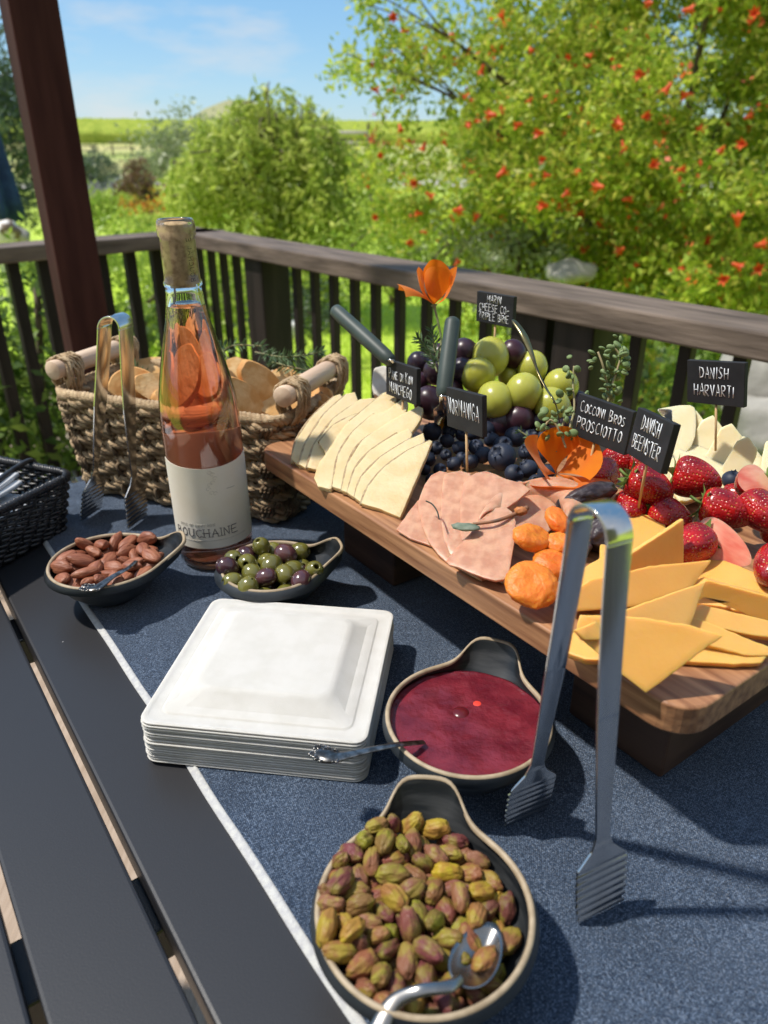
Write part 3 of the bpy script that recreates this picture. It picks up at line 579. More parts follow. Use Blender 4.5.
# nuts and olives: resting places of each one in its bowl (x y z  quaternion  size)
SIMD = {"pist":[[0.0024,-0.003,0.0243,0.08,-0.31,0.95,0.01,0.88],[0.0248,0.0192,0.0251,0.29,-0.96,-0.04,-0.05,1.09],[-0.0008,0.0138,0.0246,0.96,0.13,0.07,0.26,0.98],[-0.01,0.0177,0.0248,0.05,-0.73,-0.68,0.02,1.01],[-0.0182,0.0065,0.0246,0.09,0.47,-0.87,-0.11,0.98],[-0.0298,-0.0075,0.0244,0.15,-0.02,0.61,-0.78,0.85],[-0.0157,-0.032,0.0246,0.03,-0.99,-0.06,0.15,0.88],[-0.0031,-0.0227,0.0249,0.12,0.59,0.8,0.03,1.05],[0.0315,-0.0243,0.0279,0.18,0.29,-0.43,-0.84,0.85],[-0.0095,0.0032,0.0249,0.72,-0.09,-0.09,0.68,1.06],[-0.0013,0.0252,0.0247,0.05,0.56,0.83,-0.07,1.0],[-0.0187,0.0176,0.0243,0.19,0.46,-0.84,-0.22,0.89],[-0.0298,0.0005,0.0246,0.1,0.04,-0.14,-0.98,1.0],[-0.024,-0.0155,0.0241,0.12,0.02,0.22,-0.97,0.84],[-0.0029,-0.0352,0.0252,0.89,-0.08,0.17,0.41,1.02],[0.0146,-0.0301,0.0248,0.26,0.55,0.75,0.27,1.0],[0.0343,-0.0112,0.0251,0.57,-0.44,0.1,-0.68,0.85],[0.0347,0.0117,0.0268,0.47,0.78,0.01,0.42,1.1],[-0.0178,-0.0067,0.0251,0.79,0.07,0.02,-0.61,1.08],[-0.0308,0.0149,0.0248,0.09,-0.43,-0.9,-0.04,1.01],[-0.0342,-0.0146,0.0255,0.78,-0.43,0.35,-0.3,0.85],[-0.0188,-0.023,0.0245,0.53,0.37,-0.43,-0.64,0.91],[0.0013,-0.0424,0.0304,0.07,-0.08,0.22,0.97,0.89],[0.014,-0.0188,0.0246,0.97,-0.14,0.06,-0.2,1.01],[0.0283,-0.0032,0.0242,0.22,-0.55,-0.75,0.31,0.86],[0.0345,0.0222,0.0311,0.05,0.42,0.82,-0.38,1.14],[0.0088,0.0312,0.0251,0.12,0.95,0.27,-0.02,1.1],[0.0009,0.0052,0.0249,0.29,-0.19,0.53,-0.77,1.0],[-0.0262,-0.025,0.0248,0.27,0.7,-0.66,0.03,0.87],[-0.0113,-0.0236,0.0241,0.08,0.6,0.79,0.11,0.85],[0.0026,-0.0141,0.0252,0.21,0.79,-0.5,-0.29,1.06],[0.0259,-0.0179,0.0257,0.18,-0.84,-0.44,0.26,1.16],[0.0354,-0.0003,0.0257,0.68,-0.35,0.07,-0.64,1.08],[0.0228,0.0283,0.0257,0.13,-0.96,-0.12,-0.22,1.03],[0.0055,0.0399,0.0283,0.72,0.14,-0.36,0.58,0.86],[-0.0256,0.0234,0.0247,0.72,-0.17,0.26,-0.62,0.96],[-0.0061,-0.006,0.03,0.51,0.85,0.11,0.08,1.14],[-0.0096,-0.0126,0.0242,0.01,-0.72,-0.68,0.12,0.87],[0.0227,-0.0289,0.0253,0.31,0.36,0.88,-0.05,0.88],[0.0395,-0.0105,0.0319,0.09,0.43,-0.89,0.05,1.15],[0.0134,0.0124,0.0241,0.06,0.18,-0.97,-0.14,0.85],[0.0124,0.0405,0.0306,0.33,0.57,0.13,0.74,0.86],[-0.0106,0.0325,0.0256,0.05,-0.68,-0.73,-0.12,1.15],[-0.0412,0.0103,0.0312,0.16,0.77,0.61,-0.11,0.92],[-0.0381,-0.0061,0.0302,0.03,0.14,-0.97,0.21,1.14],[-0.0153,0.0139,0.0305,0.52,-0.73,0.42,-0.13,0.94],[0.0111,-0.0051,0.025,0.01,0.32,-0.76,-0.57,0.92],[0.0118,0.0039,0.0259,0.03,0.24,-0.14,0.96,1.09],[0.011,0.0219,0.0257,0.77,-0.62,-0.12,0.03,1.14],[-0.0019,0.0361,0.0277,0.27,0.83,-0.48,-0.12,1.0],[-0.0192,0.0298,0.025,0.79,-0.12,0.3,-0.52,0.94],[-0.0357,0.0067,0.0266,0.14,0.98,0.14,-0.02,0.9],[-0.0252,-0.0128,0.0315,0.98,-0.04,-0.17,-0.11,1.15],[-0.02,-0.0376,0.0309,0.08,-0.43,-0.75,0.49,0.95],[-0.0161,-0.0091,0.0355,0.19,0.63,0.47,-0.59,0.95],[0.0076,0.0136,0.0302,0.97,0.08,-0.03,0.22,1.04],[0.0209,0.0356,0.0305,0.09,0.29,-0.09,-0.95,1.06],[-0.0069,0.0326,0.0337,0.03,-0.5,-0.87,0.03,1.02],[-0.0247,0.0087,0.0292,0.89,-0.16,-0.05,0.42,1.0],[-0.0326,0.0025,0.0343,0.05,0.22,-0.05,-0.97,1.11],[-0.0322,-0.0233,0.031,0.45,-0.09,-0.18,-0.87,1.15],[-0.0117,-0.0374,0.029,0.63,-0.1,0.06,-0.77,0.86],[0.0285,-0.0308,0.032,0.3,0.93,0.08,-0.18,0.85],[-0.0045,0.0204,0.0305,0.62,-0.29,-0.46,0.57,0.88],[0.0079,0.0461,0.041,0.07,0.14,0.67,-0.73,1.15],[-0.0147,0.0244,0.031,0.77,0.62,-0.01,0.16,1.13],[-0.0319,0.0116,0.0325,0.15,-0.37,-0.19,0.9,0.92],[-0.0236,-0.0015,0.0317,0.52,0.26,0.0,-0.81,1.03],[-0.0145,-0.017,0.0296,0.27,-0.61,-0.68,0.31,0.92],[0.0095,-0.0376,0.0283,0.28,0.27,0.89,-0.24,1.11],[0.0133,-0.0118,0.0288,0.17,0.23,0.74,-0.6,0.88],[0.0304,0.0046,0.0316,0.91,0.29,-0.16,0.26,1.0],[-0.0003,0.0025,0.0329,0.13,0.98,0.07,0.12,0.98],[-0.0313,0.0231,0.0308,0.14,0.53,0.84,0.0,1.05],[-0.0382,0.0211,0.0357,0.53,-0.53,0.63,-0.2,1.11],[-0.0378,-0.0164,0.0344,0.75,0.51,0.3,0.29,1.16],[-0.0048,-0.0151,0.0308,0.33,0.13,0.09,-0.93,0.96],[0.0073,-0.0194,0.0319,0.05,0.16,0.86,0.49,1.08],[0.021,-0.0083,0.0258,0.18,0.95,-0.09,0.25,1.04],[0.0241,0.0106,0.0265,0.08,-0.93,-0.1,-0.34,1.03],[0.0242,0.0237,0.0341,0.09,-0.29,-0.22,0.93,1.11],[-0.0022,-0.0029,0.0386,0.82,0.01,0.31,-0.48,0.95],[-0.0451,-0.0083,0.0385,0.57,0.62,-0.23,-0.49,1.06],[-0.022,-0.0252,0.032,0.7,0.05,-0.13,-0.7,1.11],[0.0058,-0.027,0.026,0.62,0.55,0.51,0.23,1.07],[0.028,-0.0207,0.0342,0.9,0.23,0.11,0.36,1.09],[0.0214,0.0012,0.0253,0.56,-0.19,0.67,-0.45,0.85],[0.02,0.0162,0.0313,0.21,0.09,0.97,0.08,0.9],[-0.0039,0.0192,0.0388,0.85,-0.34,0.08,-0.4,1.03],[-0.0168,0.0355,0.0323,0.71,0.09,-0.32,-0.61,1.08],[-0.015,0.0017,0.031,0.76,0.0,0.0,-0.65,1.0],[-0.0074,-0.0287,0.0297,0.52,0.05,0.17,0.83,0.85],[0.0205,-0.0345,0.0309,0.11,0.34,0.77,0.53,0.88],[0.0297,-0.0053,0.0315,0.23,0.36,0.73,0.53,0.91],[0.0414,0.0068,0.0313,0.64,0.01,0.42,-0.65,1.03],[0.0187,0.0413,0.0374,0.59,0.8,-0.03,-0.07,0.96],[-0.0135,0.0273,0.0401,0.35,0.92,0.17,0.06,1.13],[-0.0253,0.0301,0.0312,0.81,-0.08,-0.13,-0.57,0.99],[-0.0441,0.0007,0.0338,0.49,-0.22,-0.79,-0.3,0.93],[-0.0048,0.0102,0.0326,0.85,0.44,0.04,0.3,1.11],[0.0179,-0.0193,0.0323,0.52,0.38,-0.77,-0.05,0.86],[0.0054,-0.0057,0.0305,0.44,-0.48,-0.69,0.33,0.86],[0.0289,0.0124,0.0361,0.21,0.22,-0.95,0.07,1.07],[-0.0002,0.0407,0.035,0.52,-0.05,0.05,0.85,1.13],[-0.023,0.0341,0.0379,0.72,0.43,-0.49,-0.25,0.96],[-0.0234,0.0191,0.0357,0.65,0.43,0.13,0.62,1.07],[-0.0388,-0.002,0.0382,0.24,-0.64,0.73,-0.03,0.85],[-0.0284,-0.0261,0.0392,0.02,0.29,-0.95,-0.1,1.11],[0.0049,0.011,0.0385,0.55,0.1,-0.29,-0.78,1.09],[0.0186,0.0076,0.0322,0.94,0.05,-0.2,-0.26,1.07],[0.0044,0.0202,0.0335,0.16,0.11,-0.58,-0.79,0.89],[-0.0041,0.0474,0.0427,0.82,0.38,-0.35,0.26,1.1],[-0.0307,0.0293,0.0372,0.22,-0.26,-0.28,0.9,1.0],[-0.0339,0.0083,0.0412,0.98,-0.02,-0.17,-0.06,1.15],[-0.0281,-0.0062,0.0378,0.13,-0.05,0.84,0.53,1.14],[-0.0274,-0.0355,0.0361,0.54,-0.09,0.58,0.61,1.06],[-0.0004,-0.0278,0.034,0.33,0.62,-0.7,-0.08,1.15],[-0.0119,0.0178,0.0363,0.88,-0.29,0.32,-0.19,0.9],[0.0028,0.0283,0.0318,0.23,-0.7,-0.68,-0.08,0.87],[-0.0186,0.0421,0.0387,0.13,0.23,-0.76,0.6,1.05],[-0.0311,0.0178,0.0399,0.18,-0.53,-0.83,0.05,0.93],[-0.0305,-0.0002,0.0445,0.42,-0.89,-0.14,-0.09,1.01],[-0.0298,-0.0176,0.039,0.51,0.52,0.5,-0.46,0.9],[-0.0064,-0.0414,0.0351,0.23,-0.63,0.6,-0.44,1.09],[0.0069,-0.0394,0.0371,0.43,-0.36,-0.44,0.7,1.06],[0.0179,-0.0036,0.0322,0.28,-0.24,0.55,-0.75,1.01],[-0.0099,-0.0013,0.0368,0.34,0.46,-0.74,-0.36,0.97],[-0.0294,0.0353,0.0444,0.71,-0.14,-0.5,-0.47,1.15],[-0.0416,0.016,0.0414,0.09,0.96,-0.1,0.25,0.97],[-0.0362,-0.0098,0.0419,0.82,0.45,-0.06,-0.35,0.96],[-0.0173,-0.0431,0.0389,0.56,-0.8,0.12,-0.18,0.99],[-0.0087,-0.0231,0.0364,0.17,-0.67,0.69,-0.22,1.11],[0.0103,-0.0124,0.0365,0.06,0.19,0.83,-0.52,1.06],[0.0109,0.0033,0.0352,0.11,-0.79,0.58,-0.18,1.07],[0.0296,0.0311,0.0349,0.16,-0.2,-0.87,-0.43,0.99],[-0.0193,0.0091,0.0371,0.08,-0.99,-0.11,0.02,1.16],[-0.0461,0.0083,0.0407,0.7,-0.39,0.36,0.47,1.02],[-0.0392,-0.0229,0.0429,0.13,0.18,-0.87,0.45,1.09],[-0.0171,-0.0182,0.0375,0.58,0.74,0.31,0.11,0.93],[-0.0069,-0.0098,0.0411,0.68,-0.34,0.64,-0.1,1.13],[0.0216,-0.0118,0.0345,0.01,0.87,-0.38,-0.32,1.0],[0.0156,0.0137,0.0367,0.98,-0.15,-0.09,0.01,0.84],[0.015,0.0343,0.0366,0.08,0.24,0.85,-0.47,0.98],[-0.0122,0.0369,0.0396,0.57,0.72,0.35,0.16,0.88],[-0.0186,-0.0019,0.0398,0.73,-0.57,0.13,-0.36,0.89],[-0.0203,-0.0315,0.0409,0.62,-0.47,-0.06,0.63,0.99],[-0.0222,-0.0136,0.0406,0.11,-0.22,0.27,0.93,0.86],[0.0116,-0.0304,0.0335,0.61,-0.24,0.13,0.74,1.0],[0.0252,-0.0016,0.0384,0.73,-0.31,-0.11,0.6,1.06],[0.0123,0.028,0.0322,0.03,0.97,0.13,-0.22,0.98],[-0.0039,0.0357,0.042,0.38,0.62,-0.41,-0.54,1.06],[-0.023,0.0427,0.0473,0.17,0.97,0.11,0.11,0.88],[-0.0415,0.0232,0.0445,0.5,-0.07,0.83,0.21,0.87],[-0.0059,0.009,0.0417,0.36,-0.9,-0.24,-0.08,1.14],[0.0015,-0.0203,0.04,0.68,-0.66,0.15,-0.29,1.14],[0.0051,-0.0059,0.0404,0.41,-0.75,-0.19,0.49,0.97],[0.0132,0.0213,0.0391,0.96,-0.25,0.1,0.11,1.13],[0.0074,0.031,0.04,0.32,0.15,0.33,0.87,0.98],[-0.0137,0.0468,0.044,0.14,-0.79,0.06,0.59,0.87],[-0.0354,0.028,0.0442,0.67,0.66,-0.32,-0.13,1.06],[-0.0398,0.0086,0.0487,0.9,0.07,0.04,0.44,1.12],[-0.0453,-0.0138,0.0462,0.69,-0.32,-0.48,0.43,1.11],[-0.0135,0.0022,0.0447,0.92,0.09,0.0,-0.38,1.1],[0.018,0.0055,0.0408,0.49,-0.56,0.61,-0.27,1.02],[0.0008,0.0257,0.0402,0.16,-0.36,-0.5,-0.77,0.97],[-0.0097,0.032,0.0467,0.22,-0.59,-0.55,0.55,0.85],[-0.0185,0.0331,0.0466,0.09,-0.64,0.74,-0.19,1.13],[-0.0254,0.0228,0.0445,0.48,0.5,-0.48,-0.54,1.02],[-0.0447,-0.0,0.0444,0.02,-0.08,-0.85,0.51,0.95],[-0.0335,-0.0155,0.0475,0.52,0.78,0.25,0.26,0.93],[-0.014,-0.0339,0.0355,0.78,-0.12,-0.11,-0.61,1.06],[-0.0155,0.0154,0.0443,0.02,0.02,0.85,0.53,1.15]],"almond":[[0.0077,0.0015,0.0234,0.89,0.0,0.04,-0.44,1.09],[0.026,0.0206,0.0229,0.04,0.25,0.97,-0.05,0.96],[0.0067,0.0335,0.0232,0.99,0.11,0.01,-0.12,1.04],[-0.013,0.0322,0.0233,0.15,-0.95,0.25,0.1,0.91],[-0.0236,0.0077,0.0228,0.06,-0.38,-0.92,0.09,0.95],[-0.0178,-0.0076,0.0228,0.07,1.0,0.05,-0.04,0.94],[-0.0102,-0.0214,0.0229,0.57,0.07,-0.08,-0.81,0.97],[0.0026,-0.0235,0.0231,0.68,-0.01,0.07,-0.73,1.01],[0.0306,-0.0191,0.0243,0.9,-0.22,-0.18,0.35,1.08],[-0.0041,-0.003,0.0237,0.78,-0.28,0.18,-0.53,0.96],[-0.0097,0.0181,0.0259,0.59,0.37,0.14,0.7,1.09],[-0.0214,0.0225,0.0229,0.51,0.01,-0.1,0.86,0.94],[-0.0358,0.0021,0.0245,0.54,0.21,0.07,0.81,1.08],[-0.028,-0.0193,0.0234,0.4,0.07,0.04,0.91,1.08],[-0.0099,-0.0377,0.0263,0.87,-0.37,0.18,0.28,0.98],[0.0146,-0.026,0.0242,0.68,-0.21,0.17,-0.68,1.09],[0.0263,-0.0064,0.0228,0.02,-0.99,-0.14,0.06,0.94],[0.0258,0.0063,0.0229,0.06,0.19,-0.98,0.02,0.97],[-0.0028,0.0104,0.0308,0.06,-0.78,-0.63,0.04,1.05],[-0.0207,0.0111,0.0298,0.25,0.87,-0.42,-0.01,0.95],[-0.0269,-0.0026,0.0298,0.98,0.03,0.08,0.18,1.02],[-0.0187,-0.0261,0.0289,0.12,-0.76,-0.64,0.01,0.98],[0.0061,-0.039,0.029,0.91,-0.28,-0.01,-0.3,0.92],[0.0225,-0.0176,0.0299,0.09,0.73,0.68,0.03,0.99],[0.0366,0.0005,0.0293,0.09,0.09,-0.18,-0.97,0.98],[0.0132,0.0122,0.0267,0.37,0.31,-0.87,0.03,0.95],[0.0034,0.02,0.0239,0.88,0.01,0.17,-0.44,0.96],[0.0079,-0.0062,0.031,0.91,0.38,-0.1,-0.11,1.0],[-0.0307,-0.027,0.0322,0.38,-0.23,-0.13,0.89,1.06],[-0.0055,-0.0289,0.0313,0.56,-0.05,-0.18,-0.81,0.97],[0.0051,-0.0311,0.0342,0.72,0.07,0.42,0.55,0.9],[0.0388,-0.018,0.0333,0.82,0.03,0.06,0.56,0.96],[0.0363,0.012,0.0308,0.96,-0.19,-0.15,0.14,0.98],[0.0268,0.0295,0.029,0.26,-0.12,-0.01,0.96,1.07],[0.0056,0.0379,0.0327,0.53,0.12,-0.03,-0.84,1.04],[-0.0353,0.0201,0.0296,0.9,-0.06,0.13,0.41,1.0],[-0.0082,-0.0099,0.0321,0.75,0.16,-0.05,0.63,1.0],[0.0066,-0.0172,0.0311,0.04,0.12,0.96,-0.25,0.92],[0.0173,-0.0319,0.0337,0.57,0.04,-0.2,0.8,1.08],[0.0226,-0.0006,0.0326,0.22,0.1,0.97,-0.01,1.04],[0.0193,0.0165,0.0307,0.34,0.7,-0.57,-0.27,0.92],[0.0104,0.0249,0.0314,0.71,0.49,0.31,0.4,0.98],[-0.0054,0.04,0.0329,0.47,0.59,0.25,0.61,1.02],[-0.0145,0.0287,0.036,0.83,-0.14,-0.1,-0.53,1.09],[-0.0224,-0.0032,0.0377,0.13,-0.21,0.14,-0.96,1.05],[-0.0164,0.0141,0.0367,0.4,0.82,-0.39,-0.1,1.03],[0.0269,-0.0129,0.0376,0.99,0.03,-0.07,-0.15,0.9],[0.0386,0.0036,0.0386,0.33,0.02,-0.05,0.94,1.06],[0.0266,0.0196,0.0358,0.03,-0.83,0.55,0.03,0.93],[0.0243,0.0386,0.037,0.03,-0.27,-0.64,0.71,1.09],[-0.0298,0.0304,0.0341,0.51,0.74,0.37,-0.24,1.0],[-0.0399,0.0036,0.0345,0.08,-0.45,0.88,0.11,1.05],[-0.0365,-0.0119,0.0353,0.53,-0.83,0.11,-0.15,1.07],[-0.0108,-0.0238,0.0369,0.03,-0.31,0.94,-0.17,1.01]],"olive":[[0.0035,0.0039,0.0247,0.9,0.38,-0.07,-0.19,0.96],[0.0243,0.0169,0.0256,0.39,0.07,0.4,-0.83,1.05],[0.0093,0.0264,0.0253,0.61,-0.25,0.01,-0.76,1.02],[-0.0146,0.0262,0.0246,0.13,-0.28,-0.73,0.62,0.94],[-0.0223,0.0112,0.0253,0.61,-0.52,0.5,-0.32,1.03],[-0.028,-0.0067,0.0262,0.08,-0.67,-0.4,0.62,1.06],[-0.0029,-0.0309,0.0255,0.31,0.1,0.8,0.5,1.02],[0.015,-0.0267,0.0257,0.54,-0.8,0.06,-0.25,1.06],[0.0267,-0.0123,0.0253,0.91,0.41,0.02,0.09,1.05],[-0.0066,0.0141,0.0338,0.43,-0.89,-0.16,-0.0,1.01],[-0.0033,0.0352,0.0325,0.01,0.72,-0.68,0.1,0.99],[-0.027,0.0262,0.0344,0.41,-0.1,0.84,-0.34,0.94],[-0.0223,0.0031,0.0397,0.15,0.06,0.55,-0.82,0.97],[-0.0189,-0.0223,0.0245,0.51,-0.71,-0.4,0.27,0.95],[-0.0035,-0.011,0.0255,0.12,-0.26,0.52,0.8,0.99],[0.0133,-0.0146,0.0382,0.53,0.42,0.67,-0.31,1.0],[0.0183,0.0016,0.0333,0.39,0.37,0.63,0.56,1.01],[0.0343,0.0039,0.0292,0.19,0.52,-0.53,0.64,0.94],[-0.0128,0.0267,0.0433,0.42,-0.07,-0.18,0.88,0.93],[-0.0362,0.0125,0.0381,0.58,0.01,0.53,-0.61,0.97],[-0.0373,-0.0076,0.0415,0.1,-0.38,-0.15,0.91,1.04],[-0.0305,-0.0223,0.0356,0.04,-0.48,-0.35,0.8,0.96],[-0.0157,-0.0338,0.0369,0.02,0.89,-0.39,-0.23,1.05],[0.0284,-0.0242,0.0379,0.11,-0.21,-0.82,0.52,0.99],[0.0381,-0.0087,0.039,0.66,0.09,0.33,-0.67,0.96],[0.0214,0.0303,0.0362,0.15,-0.57,0.27,-0.76,0.97],[0.0106,0.0159,0.0414,0.49,0.41,0.76,0.14,1.06],[0.0002,-0.0017,0.0401,0.72,-0.61,0.06,-0.31,1.06],[-0.0153,-0.0117,0.0374,0.46,0.71,0.49,0.21,0.97],[-0.002,-0.0203,0.039,0.77,-0.21,0.58,-0.15,0.94]]}
def nutmesh(d, seed, kind):
    bm = bmesh.new(); sd = Vector((seed * 3.1, 0, 0))
    def f(v):
        k = 1
        if kind == 'pist': k = 1 + .18 * noise.noise(v * 1.3 + sd) + .09 * abs(noise.noise(v * 3.5 + sd)) + .085 * noise.noise(Vector((v.x * 1.2, v.y * 4, v.z * 4)) + sd) - .05 * max(0, v.x) + (-.12 * math.exp(-((v.z) / .12) ** 2) * (1 if v.y > .2 else 0) * (seed % 2))
        if kind == 'alm': k = 1 + .08 * noise.noise(v * 1.6 + sd); k *= (1 - .22 * max(0, v.x) ** 2 * (abs(v.y))) ; k += .03 * noise.noise(Vector((v.x * 1.5, v.y * 9, v.z * 9)) + sd)
        if kind == 'oli': k = 1 + .03 * noise.noise(v * 1.5 + sd)
        return k
    ico(bm, (0, 0, 0), d[0] / 2, d[1] / 2, d[2] / 2, 4 if kind != 'oli' else 3, None, f)
    if kind == 'alm':
        for v in bm.verts: v.co.y *= 1 - .45 * max(0, v.co.x / (d[0] / 2)) ** 1.6
    if kind == 'pist':
        for v in bm.verts: v.co.y *= 1 - .25 * max(0, v.co.x / (d[0] / 2)) ** 2
    return bm
PM = mat('pistachio skin', (.15, .04, .038), (.25, .24, .025), rough=.5, scale=150, detail=5, lo=.46, hi=.60, rand=[(.30, .10, .04), (.12, .035, .04), (.36, .19, .06), (.18, .20, .02), (.30, .12, .05), (.60, .40, .02), (.18, .05, .06), (.09, .045, .02), (.36, .19, .09)], bump=.0022, bscale=300, bstretch=(.3, 1, 1), spec=.25)
AM = mat('almond skin', (.36, .14, .07), (.17, .05, .026), rough=.5, scale=300, stretch=(.25, 1, 1), rand=[(.34, .12, .06), (.24, .075, .04), (.38, .15, .08)], bump=.0010, bscale=480, bstretch=(.2, 1, 1), spec=.45)
OLG = mat('green olive', (.115, .11, .022), (.18, .165, .035), rough=.22, scale=90, rand=[(.11, .105, .02), (.22, .21, .035), (.08, .07, .02)], spec=.55, coat=.6)
OLP = mat('purple olive', (.055, .018, .03), (.10, .04, .04), rough=.2, scale=90, rand=[(.04, .015, .03), (.12, .05, .05), (.03, .012, .02)], spec=.55, coat=.6)
HOLE = mat('olive hole', (.02, .02, .008), rough=.6)
def olive_mesh(seed):
    bm = bmesh.new(); prof = []
    n = 14
    for i in range(n + 1):
        a = math.pi * (.10 + .87 * i / n); prof.append((max(.0002, .0088 * math.sin(a)), .0104 * math.cos(a)))
    prof = [(.0016, .002), (.0024, .0075)] + prof
    lathe(bm, prof, 24); return bm
protos = {}
def pile(key, base, dims, kind, m, label, cat, group, dz=0, nm='', sc=1.0):
    global protos
    lst = SIMD[key]; pr = [mk(nm, nutmesh(dims, s, kind) if kind != 'oli' else olive_mesh(s), m, None) for s in range(9 if kind != 'oli' else 1)]
    for i, (x, y, z, a, b, c, d, s) in enumerate(lst):
        src = pr[i % len(pr)]
        if i < len(pr): o = src
        else: o = src.copy(); COL.objects.link(o)
        o.location = Vector((base.x + x * sc, base.y + y * sc, base.z + z + dz)); o.rotation_mode = 'QUATERNION'; o.rotation_quaternion = (a, b, c, d); o.scale = (s * sc,) * 3
        tag(o, label, cat, group); yield o
for o in pile('pist', PB, (.0150, .0092, .0083), 'pist', PM, 'small shelled pistachio with purple-brown and green skin in the pile in the front bowl', 'pistachio', 'shelled pistachios piled in the front bowl', nm='pistachio'): pass
for o in pile('almond', AB, (.0242, .0135, .0088), 'alm', AM, 'reddish-brown roasted almond in the pile in the left bowl', 'almond', 'almonds piled in the left bowl', dz=.001, nm='almond'): pass
no = 0
for i, o in enumerate(pile('olive', OB, (.02, .0175, .0175), 'oli', OLG, 'glossy green pitted olive in the olive bowl', 'olive', 'olives piled in the bowl', nm='olive')):
    if i % 3 == 2:
        o['label'] = 'dark purple olive among the green ones in the olive bowl'
        if no == 0:
            mp_ = o.data.copy(); mp_.materials.clear(); mp_.materials.append(OLP); no = 1
        o.data = mp_
# jam
JM = mat('red jam', (.20, .022, .036), (.12, .010, .020), rough=.24, scale=50, detail=6, bump=.0022, bscale=90, bdetail=7, spec=.5, sss=.002, sssr=(1, .2, .2))
bm = bmesh.new(); rg = []
for k in range(40):
    rr = .0522 * (k / 39) + .0001; rg.append([Vector((JB.x + rr * math.cos(2 * math.pi * j / 96), JB.y + rr * math.sin(2 * math.pi * j / 96), JB.z + .0365 + .0010 * noise.noise(Vector((rr * math.cos(2 * math.pi * j / 96) * 60, rr * math.sin(2 * math.pi * j / 96) * 60, 0))) + .0012 * max(0, (rr / .0522 - .93)) / .07)) for j in range(96)])
loft(bm, [[Vector((JB.x + .03 * math.cos(2 * math.pi * j / 96), JB.y + .03 * math.sin(2 * math.pi * j / 96), JB.z + .024)) for j in range(96)]] + rg[::-1], cap1=True)
o = mk('jam', bm, JM); tag(o, 'dark red berry jam filling the middle bowl', 'jam')
for (px, py, r_, cc, lb) in ((477, 704, .0042, (.75, .06, .04), 'bright red currant showing through the jam surface'), (461, 712, .0062, (.10, .008, .012), 'dark berry half sunk in the jam beside the red currant')):
    q_ = at(px, py, JB.z + .0365); bm = bmesh.new(); ico(bm, (0, 0, -r_ * .22), r_, r_, r_ * .45, 3); o = mk('berry_in_jam', bm, mat('berry %s' % lb[:6], cc, rough=.25)); o.location = q_; tag(o, lb, 'berry')

# ------------------------------------------------------------------ spoons
STEEL = mat('polished steel', (.62, .61, .60), (.50, .49, .48), rough=.16, scale=30, metal=1, rough2=.24)
SPST = mat('used steel', (.34, .33, .32), (.22, .21, .20), rough=.22, scale=60, metal=1, rough2=.34)
DSTEEL = mat('tarnished silver', (.30, .29, .28), (.12, .11, .10), rough=.28, scale=260, metal=1, lo=.4, hi=.6)
def spoon(label, loc_pts, widths, m, bowl_c=None, bowl_dir=None, thick=.35, ornate=False, bsz=(.019, .0125)):
    pts = smoothpath(loc_pts, 8); n = len(pts); W = [np.interp(i / (n - 1), [j / (len(widths) - 1) for j in range(len(widths))], widths) for i in range(n)]
    r = thing('spoon', label, 'spoon', pts[0]); bm = bmesh.new(); tube(bm, pts, W, 12, flat=thick, up=(0, 0, 1)); 
    if ornate:
        for t_, s_, rr in ((0, 1, .0026), (0, -1, .0026), (.07, 1, .0028), (.07, -1, .0028), (.15, 1, .0022), (.15, -1, .0022), (.25, 1, .0018), (.25, -1, .0018)):
            i = int(t_ * (n - 1)); d = (pts[i + 1] - pts[i]).normalized(); sd_ = d.cross(Vector((0, 0, 1))).normalized(); c_ = pts[i] + sd_ * s_ * W[i] * .75
            tube(bm, [c_ + (sd_ * math.cos(a_) + d * math.sin(a_)) * rr + Vector((0, 0, .0008)) for a_ in [k * .7 for k in range(9)]], .0007, 5)
    mk('handle', bm, m, r)
    if bowl_c is not None:
        d = Vector(bowl_dir).normalized(); s_ = d.cross(Vector((0, 0, 1))).normalized(); up = s_.cross(d); bm = bmesh.new(); rr_ = []
        for k in range(9):
            f = k / 8 * 1.0 + .001; rr_.append([Vector(bowl_c) + d * (bsz[0] * f * math.cos(a_)) + s_ * (bsz[1] * f * math.sin(a_) * (1 - .18 * math.cos(a_))) + up * (.007 * f * f - .006) for a_ in [2 * math.pi * j / 40 for j in range(40)]])
        rr_ += [[v - up * .0009 for v in q] for q in rr_[::-1]]
        loft(bm, rr_, cap0=True, cap1=True); mk('spoon_bowl', bm, m, r)
    return r
spoon('steel spoon pushed into the pistachios, handle towards the camera', [at(372, 1045, .040), at(392, 1005, .047), at(420, 991, .053), at(448, 987, .052), at(462, 978, .0485)], [.0050, .0040, .0028, .0025, .0026, .0022], SPST, at(462, 978, .0485) + (at(497, 918, .040) - at(462, 980, .044)).normalized() * .0165 - Vector((0, 0, .0035)), at(497, 918, .040) - at(462, 980, .044), bsz=(.0185, .0105))
spoon('ornate tarnished spoon resting in the jam bowl', [at(316, 752, .052), at(335, 757, .0525), at(365, 751, .0525), at(395, 745, .0515), at(424, 742, .043)], [.0036, .0062, .0034, .0026, .0022, .0022, .0020], DSTEEL, ornate=True)
spoon('small ornate spoon handle lying over the front rim of the almond bowl', [at(84, 588, .044), at(96, 588, .0445), at(112, 577, .0455), at(128, 568, .047), at(136, 561, .046)], [.0030, .0052, .0032, .0024, .0020], DSTEEL, ornate=True)

